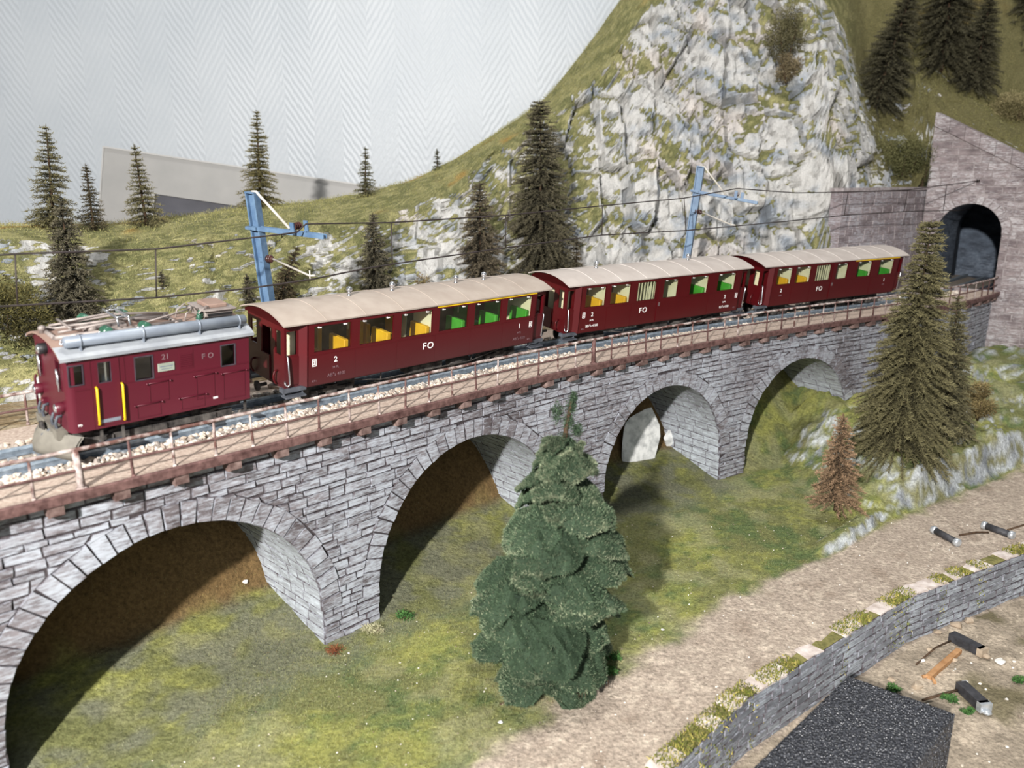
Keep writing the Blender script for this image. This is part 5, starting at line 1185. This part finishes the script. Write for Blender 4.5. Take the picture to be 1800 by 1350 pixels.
    for (x, y, z) in ((2, -12, 8), (6, -14, 6), (14, -10, 7)):
        mb = MB()
        for i in range(7): a = R.uniform(-.6, .6); mb.tube([(x + i * .9, y, z), (x + i * .9 + a, y - 2.5, z - 2.6)], [.22, .1], 4)
        mb.build('bare_twigs', M['rodw'] if False else M['bark'], t)
flock_tree()

# ------------------------------------------------------------------ bushes and tufts
def bush(label, c, rad, dark, tip, n, seed, name='bush', leaf=1.6, width=.6, lumps=14, group=None):
    rng = np.random.default_rng(seed); t = thing(name, label, 'bush', (c[0], c[1], c[2] - rad[2]), group=group)
    cs = rng.normal(size=(lumps, 3)); cs /= np.linalg.norm(cs, axis=1, keepdims=True); cs *= rng.uniform(.3, .75, (lumps, 1))
    k = rng.integers(0, lumps, n); d = rng.normal(size=(n, 3)); d /= np.linalg.norm(d, axis=1, keepdims=True)
    P = (cs[k] + d * rng.uniform(.22, .42, (n, 1))) * np.array(rad); D = d + rng.normal(size=(n, 3)) * .5; D /= np.linalg.norm(D, axis=1, keepdims=True)
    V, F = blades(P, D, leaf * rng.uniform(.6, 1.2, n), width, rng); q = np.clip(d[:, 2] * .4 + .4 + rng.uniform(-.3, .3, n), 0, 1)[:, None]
    o = link('foliage', np_mesh('foliage', V, F, M['leafy'], np.repeat(linA(dark) + (linA(tip) - linA(dark)) * q, 3, 0)), t, kind='stuff'); o.location = (0, 0, rad[2] * S)
    mb = MB()
    for i in range(5): a = R.uniform(0, 6.28); mb.tube([(0, 0, -1.5), (rad[0] * .4 * math.cos(a), rad[1] * .4 * math.sin(a), rad[2] * 1.1)], [.5, .2], 5)
    mb.build('stem', M['bark'], t)
    return t
bush('wide mossy bush hanging over the retaining wall beside the portal', (306, 656, 87), (33, 14, 23), (52, 54, 28), (124, 122, 82), 9000, 101, lumps=30)
bush('small mossy clump in the corner where retaining wall meets portal', (327, 662, 80), (9, 7, 19), (50, 52, 28), (116, 114, 78), 2600, 113)
bush('brown-green bush hanging in the cleft at the top of the cliff', (207, 650, 180), (18, 8, 26), (70, 66, 42), (142, 136, 104), 7000, 102, lumps=22)
bush('brown tuft below the hanging bush in the cliff cleft', (208, 648, 155), (13, 7, 11), (88, 78, 56), (154, 140, 110), 3500, 103)
bush('dry olive bush on the slope above the portal coping', (405, 684, 126), (26, 14, 16), (92, 86, 54), (162, 150, 112), 8000, 104, lumps=26)
bush('brown shrub in the shade behind the biggest spruce on the bank', (284, 470, -58), (15, 11, 11), (80, 68, 42), (144, 128, 88), 4500, 105)
bush('dark brown undergrowth on the slope behind the locomotive front', (-214, 330, 16), (24, 12, 24), (42, 40, 22), (100, 94, 54), 9000, 106, leaf=2., width=.5, lumps=30)
bush('dark undergrowth at the cliff foot beyond the deck railing', (-236, 306, 2), (22, 12, 16), (44, 42, 24), (98, 92, 56), 7000, 107, leaf=2., width=.5, lumps=26)
bush('rusty brown shrub at the cliff foot above the first coach roof', (-52, 462, 4), (6, 5, 16), (82, 70, 48), (140, 122, 88), 2200, 108)
bush('low moss cushion under the tallest spruce at the cliff foot', (17, 512, 8), (17, 9, 8), (66, 84, 44), (124, 136, 88), 4500, 109, leaf=1.2)
bush('rusty red tuft at the corner of the nearest whole pier', (-65, 263, -96), (4.5, 3.5, 1.6), (96, 48, 34), (142, 88, 58), 420, 111, name='grass_tuft', leaf=1.3, width=.2)
bush('pale straw tuft at the shaded side of the nearest whole pier', (-53, 277, -95.5), (5, 4, 2.2), (140, 136, 100), (206, 202, 170), 700, 112, name='grass_tuft', leaf=1.3, width=.2)
bush('tan twiggy sapling at the foot of the third pier', (122, 446, -91), (5, 4, 7), (140, 110, 58), (196, 164, 96), 500, 110, leaf=1.4, width=.4)
for i, (x, y, w, l_) in enumerate(((-42, 287, 5.2, 'low dark green weed beside the pier between the two nearest arches'), (-2, 249, 3.6, 'small dark green weed left of the flocked fir trunk'), (36.5, 259, 3.6, 'small bright green weed on the path edge behind the fir'), (34, 249, 3.4, 'small bright green weed on the path edge below the fir'), (166.5, 266.3, 3.4, 'round green weed beside the black bar in the gravel'), (169, 259.5, 2.4, 'small green weed below the black bar in the gravel'), (147, 271.5, 2.8, 'small green weed between foam block and low wall'), (199, 277, 3, 'green weed at the gravel edge beyond the white chip'))):
    z = gz(x, y); 
    if i == 1: l_ = 'small dark green weed at the shaded side of the flocked fir trunk'
    bush(l_, (x, y, z + 1.0), (w, w * .8, 1.5), (36, 72, 36), (84, 122, 64), 420, 120 + i, name='weed', leaf=1.0, width=.5, lumps=9, group='green weeds on the ground')

# ------------------------------------------------------------------ grass fibres
rng = np.random.default_rng(5)
def scatter_ground(n, x0, x1, y0, y1):
    x = rng.uniform(x0, x1, n); y = rng.uniform(y0, y1, n); return x, y
xs_, ys_ = [], []
for (n, x0, x1, y0, y1) in ((52000, -100, 40, 196, 290), (42000, -90, 130, 230, 360), (42000, 0, 210, 300, 450), (16000, -150, -40, 200, 310)):
    a, b = scatter_ground(n, x0, x1, y0, y1); xs_.append(a); ys_.append(b)
x = np.concatenate(xs_); y = np.concatenate(ys_); z = ground_z(x, y); c, s_, o_, onp, stp = ground_col(x, y, z)
sp_ = np.zeros(len(x), bool)
for (c0, r, zc) in ARCH: sp_ |= np.abs(s_ - c0) < r - .5
keep = (onp < .5) & (stp < .5) & ((o_ < -36) | ((o_ < 16) & sp_)) & (side(x, y, LOWW) > 6) & (rng.random(len(x)) < np.where(o_ > -34, .55, 1.))
x, y, z, c = x[keep], y[keep], z[keep], c[keep]; n = len(x)
D = rng.normal(size=(n, 3)) * .75 + np.array([0, 0, .55]); D[:, 2] = np.abs(D[:, 2]); D /= np.linalg.norm(D, axis=1, keepdims=True)
V, F = blades(np.stack([x, y, z - .1], 1), D, rng.uniform(.5, 1.6, n), .14, rng)
tint = rng.choice(5, n, p=[.34, .26, .2, .14, .06]); pal = np.array([lin(q) for q in ((134, 138, 92), (98, 110, 66), (168, 168, 100), (186, 186, 148), (142, 108, 72))])
cc = c * .5 + pal[tint] * .5
tag(link('grass', np_mesh('grass', V, F, M['grass'], np.repeat(cc, 3, 0)), kind='stuff'), 'short yellow-green grass fibres covering the meadow below the viaduct', 'grass')
# fibres on the mountain's ledges and ridge
flat = VM.reshape(-1, 3); mf = (moss * (1 - .6 * gul)).ravel(); ok = (flat[:, 2] > -8) & (flat[:, 0] > -320) & (flat[:, 0] < 425) & ((flat[:, 0] < 228) | (flat[:, 2] > 68)) & ((flat[:, 0] < 336) | (flat[:, 2] > 127 - .62 * (flat[:, 0] - 336))) & (vv.ravel() < 2)
mf = np.maximum(mf, (gul * moss * .75).ravel()); w_ = np.where(ok, np.clip(mf - .45, 0, 1) * np.where(vv.ravel() > 1, 1.3, 1.), 0); w_ /= w_.sum(); n = 150000
ix = rng.choice(len(flat), n, p=w_); P = flat[ix] + rng.normal(size=(n, 3)) * .9; Nn = NM.reshape(-1, 3)[ix]
D = Nn * .4 + rng.normal(size=(n, 3)) * .7 + np.array([0, -.25, .35]); D /= np.linalg.norm(D, axis=1, keepdims=True)
V, F = blades(P, D, rng.uniform(.7, 1.9, n), .24, rng)
pal = np.array([lin(q) for q in ((150, 146, 88), (126, 128, 70), (184, 176, 112), (112, 104, 60), (196, 188, 140))])
cc = pal[rng.choice(5, n, p=[.32, .24, .22, .14, .08])] * .6 + col.reshape(-1, 3)[ix] * .45; cc = cc * np.where(mf[ix] > .45, 1, 1)[:, None]
tag(link('ledge_grass', np_mesh('ledge_grass', V, F, M['grass'], np.repeat(cc, 3, 0)), kind='stuff'), 'tufty yellow-green grass flock on the cliff ledges and ridge', 'grass')
# moss tufts along the low wall
n = 9000; u = rng.uniform(112, 420, n); k = (vnoise(u / 7, u * 0, seed=71) > .42); u = u[k]; n = len(u); dd = rng.uniform(-6.5, 1.2, n); hang = rng.random(n) < .18
P = np.array([lmap(a, -96.6 + R.uniform(0, .6) if not h_ else R.uniform(-118, -98), d if not h_ else .8) for a, d, h_ in zip(u, dd, hang & (vnoise(u / 9, u * 0, seed=73) > .5))])
D = rng.normal(size=(n, 3)) * .6 + np.array([0, 0, .8]); D /= np.linalg.norm(D, axis=1, keepdims=True); V, F = blades(P, D, rng.uniform(.7, 1.7, n), .4, rng)
pal = np.array([lin(q) for q in ((132, 130, 62), (104, 112, 50), (168, 156, 88), (84, 92, 44))])
mo = link('moss_tufts', np_mesh('moss_tufts', V, F, M['moss'], np.repeat(pal[rng.integers(0, 4, n)], 3, 0)), low, True, kind='stuff')

# ------------------------------------------------------------------ rocks, scraps and loose pieces
def rock(name, label, c, size, mat_, seed, cat='rock', group=None, rz=0.):
    bm = bmesh.new(); bmesh.ops.create_icosphere(bm, subdivisions=3, radius=1); rr = random.Random(seed)
    P = np.array([v.co for v in bm.verts]); planes = [(np.array([rr.gauss(0, 1), rr.gauss(0, 1), rr.gauss(0, .8)]), rr.uniform(.42, .8)) for _ in range(14)]
    for nrm, d in planes: nrm = nrm / np.linalg.norm(nrm); e = P @ nrm - d; P = P - np.outer(np.maximum(e, 0) * .95, nrm)
    P = P * (1 + .10 * (fbm(P[:, 0] * 3 + seed, P[:, 1] * 3, P[:, 2] * 3, seed=seed) - .5)[:, None]) * np.array(size)
    ca, sa = math.cos(rz), math.sin(rz); P = np.stack([P[:, 0] * ca - P[:, 1] * sa, P[:, 0] * sa + P[:, 1] * ca, P[:, 2]], 1)
    bm.faces.ensure_lookup_table(); F = np.array([[v.index for v in f.verts] for f in bm.faces]); bm.free()
    me = np_mesh(name, P, F, mat_); o = link(name, me); o.location = Vector(c) * S
    return tag(o, label, cat, group)
M['rockwhite'] = plain('white_plaster_rock', (150, 152, 152), (216, 216, 214), 160, .85, 0, .2, .5, 500, .3, .55)
rock('boulder', 'white plaster boulder seen through the third arch', (75, 452, -84), (18, 8, 30), M['rockwhite'], 3, rz=.5)
rock('boulder', 'small white boulder at the lining foot inside the third arch', (96, 470, -82), (5, 5, 9), M['rockwhite'], 4)
rock('boulder', 'grey boulder at the far side of the fourth arch', (190, 540, -68), (14, 9, 9), M['rockwhite'], 8)
peb = [(200.7, 291.4, 4.2, 'white flat chip lying alone in the gravel beyond the timbers', 'chip'), (177.7, 276.5, 3.0, 'white chip just above the lower black bar', 'chip'), (181, 291, 3.6, 'pale round pebble beside the brown timber', 'pebble'), (196, 318, 6, 'tan boulder in the gravel near the low wall', 'pebble'), (186, 314, 4.5, 'tan stone against the foot of the low wall', 'pebble'), (204, 322, 5, 'tan stone further along the foot of the low wall', 'pebble'), (158, 275, 5.4, 'tan stone beside the foam block corner', 'pebble'), (150, 279, 3.4, 'tan pebble between low wall and foam block', 'pebble'), (176, 300, 3.4, 'pale pebble just behind the upper black bar', 'pebble'), (168, 291, 2.6, 'white crumb of plaster by the low wall foot', 'chip'), (58.3, 278, 1.6, 'white sliver on the path behind the flocked fir', 'chip'), (-106, 291, 2.6, 'white plaster crumb on the slope inside the nearest arch', 'chip'), (-3.7, 223, 2.0, 'pale plaster crumb in the grass in front of the fir', 'chip'), (-60, 262, 1.3, 'white crumb at the corner of the nearest pier', 'chip'), (216, 333, 2.6, 'white flat scrap on the path edge near the far low wall', 'chip')]
for i, (x, y, r_, l_, m_) in enumerate(peb):
    z = gz(x, y); rock('pebble' if m_ == 'pebble' else 'plaster_chip', l_, (x, y, z + r_ * .16), (r_ * .62, r_ * .5, r_ * .3), M[m_], 30 + i, 'stone', rz=R.uniform(0, 3))
n = 700; x = rng.uniform(-110, 250, n); y = rng.uniform(200, 380, n); z = ground_z(x, y); w = side(x, y, LOWW); s_, o_ = so(x, y); k = ((w > 6) | (w < -6)) & (o_ < -40); x, y, z, w = x[k], y[k], z[k], w[k]
pal = np.array([lin(q) for q in ((214, 208, 198), (188, 176, 160), (120, 108, 96), (226, 224, 218))]); V, F, c = pebbles(np.stack([x, y, z + .1], 1), rng.uniform(.14, .42, len(x)) * np.where(w < -6, 2.2, 1.), pal[rng.integers(0, 4, len(x))], rng)
tag(link('gravel', np_mesh('gravel', V, F, M['ballast'], c), kind='stuff'), 'scattered pale grit and crumbs on meadow, path and gravel', 'gravel')

def bar(name, label, a, b, w, hgt, mats, caps, cat, group=None):
    a, b = np.array(a, float), np.array(b, float); d = b - a; L = np.linalg.norm(d); d /= L; n = np.array([-d[1], d[0], 0]); n /= np.linalg.norm(n); u = np.cross(d, n); c = (a + b) / 2 + np.array([0, 0, hgt / 2])
    t = thing(name, label, cat, tuple(c - np.array([0, 0, hgt / 2])), group=group)
    mb = MB()
    if caps == 'round': mb.tube([c - d * L * .36, c + d * L * .36], w / 2 * .9, 14)
    else: mb.obox(c, d * L / 2, n * w / 2, u * hgt / 2)
    mb.build('body', mats[0], t, True)
    for sg in ((-1, 1) if caps == 'round' else (1,) if caps else ()):
        mb = MB()
        if caps == 'round': mb.tube([c + d * sg * L * .34, c + d * sg * L * .38, c + d * sg * L * .47, c + d * sg * L * .5], [w * .42, w * .56, w * .56, w * .38], 14)
        else: mb.obox(c + d * sg * L * .5, d * 1.2, n * w * .56, u * hgt * .5); mb.lathe(c + d * sg * (L * .5 + 1.6) - np.array([0, 0, hgt * .3]), [(1.6, -.6), (1.9, 0), (1.2, .7)], 7)
        mb.build('end_cap', mats[1], t, True)
    return t
z0 = -97.2
bar('capped_tube', 'black tube with silver end caps on the path, nearer the rock spur', (208, 368, z0), (212.5, 351.5, z0), 3.6, 3.6, (M['tube'], M['silver']), 'round', 'tube')
bar('capped_tube', 'black tube with silver end caps on the path, at the long thin rod', (235.5, 373, z0), (243.5, 359.5, z0), 3.8, 3.8, (M['tube'], M['silver']), 'round', 'tube')
def rod(label, pts, r=.5, name='thin_rod'):
    mb = MB(); mb.tube(pts, r, 6); return tag(mb.build(name, M['bark']), label, 'rod')
rod('thin brown rod on the path running between the two capped tubes', [(219, 363, z0 + .7), (229, 366.5, z0 + .7), (235, 366.3, z0 + .7)])
rod('thin brown rod on the path leading away from the second capped tube', [(246, 369, z0 + .7), (262, 377, z0 + .7), (290, 390, z0 + .7)])
z1 = -119.0
bar('black_bar', 'black square bar lying in the gravel at the foot of the low wall', (188.5, 307.5, z1), (195, 295.5, z1), 4.2, 3.4, (M['tube'], M['pebble']), 'end', 'bar')
bar('black_bar', 'black square bar with silver end in the gravel beside the foam block', (173.4, 272.5, z1), (175.2, 259.5, z1), 4.2, 3.6, (M['tube'], M['silver']), 'end', 'bar')
t = bar('timber', 'brown timber stick with a forked end lying in the gravel', (164.5, 279, z1), (186.5, 297.5, z1), 2.2, 1.8, (M['timber'], M['timber']), '', 'timber'); mb = MB(); mb.tube([(166, 280, z1 + 1), (162.4, 279.6, z1 + .8)], .7, 5); mb.tube([(166, 280, z1 + 1), (165.2, 275.4, z1 + .8)], .7, 5); mb.build('fork', M['timber'], t, True)
rod('thin dark rod running from the foam block to the lower black bar', [(155, 264.6, z1 + .8), (165, 268.5, z1 + .8), (172, 271, z1 + .8)])
rod('thin dark rod in the gravel behind the brown timber', [(164, 288, z1 + .7), (178, 300, z1 + .7), (187, 305, z1 + .7)], .4)
rod('thin dark twig lying in the shaded grass in front of the fir', [(-4, 232, -96.4), (3, 238, -96.2), (6, 245, -96.2)], .35, 'twig')

# foam block
def foam():
    A, B, C = np.array([119.5, 251.5]), np.array([146.5, 230.5]), np.array([70., 203.]); e1 = B - A; e2 = C - A; n = 0
    ztop, zb2 = -98.5, -120.5
    def grid(P0, U, Vv, nu, nv, nrm):
        u = np.linspace(0, 1, nu)[:, None, None]; v = np.linspace(0, 1, nv)[None, :, None]; P = P0 + U * u + Vv * v; q = P
        ed = np.minimum(np.minimum(u, 1 - u) * np.linalg.norm(U), np.minimum(v, 1 - v) * np.linalg.norm(Vv))[..., 0]
        c_ = cells((q[..., 0] + q[..., 2] * .7) * 1.35, (q[..., 1] + q[..., 2] * .5) * 1.35, 7); d = .6 * (c_[0] - .45) - .5 * np.exp(-ed / .5) + .5 * (vnoise(q[..., 0], q[..., 1], q[..., 2], 3) - .5)
        return P + nrm * d[..., None]
    A3, B3, C3 = np.array([*A, ztop]), np.array([*B, ztop]), np.array([*C, ztop]); D3 = B3 + C3 - A3; dz = np.array([0, 0, zb2 - ztop]); up_ = np.array([0, 0, 1.])
    nr = lambda w: np.array([w[0], w[1], 0]) / np.hypot(*w[:2])
    gs = [grid(A3, B3 - A3, C3 - A3, 90, 150, up_), grid(B3, dz, D3 - B3, 56, 150, nr(e1)), grid(A3, dz, B3 - A3, 40, 70, nr(-e2)), grid(A3, C3 - A3, dz, 120, 40, nr(-e1)), grid(C3, D3 - C3, dz, 60, 40, nr(e2))]
    V, F, b = [], [], 0
    for g in gs: V.append(g.reshape(-1, 3)); F.append(grid_faces(*g.shape[:2]) + b); b += g.shape[0] * g.shape[1]
    o = link('foam_block', np_mesh('foam_block', np.concatenate(V), np.concatenate(F), M['foam']))
    tag(o, 'dark grey open-cell foam block lying in the gravel below the low wall', 'foam block')
foam()
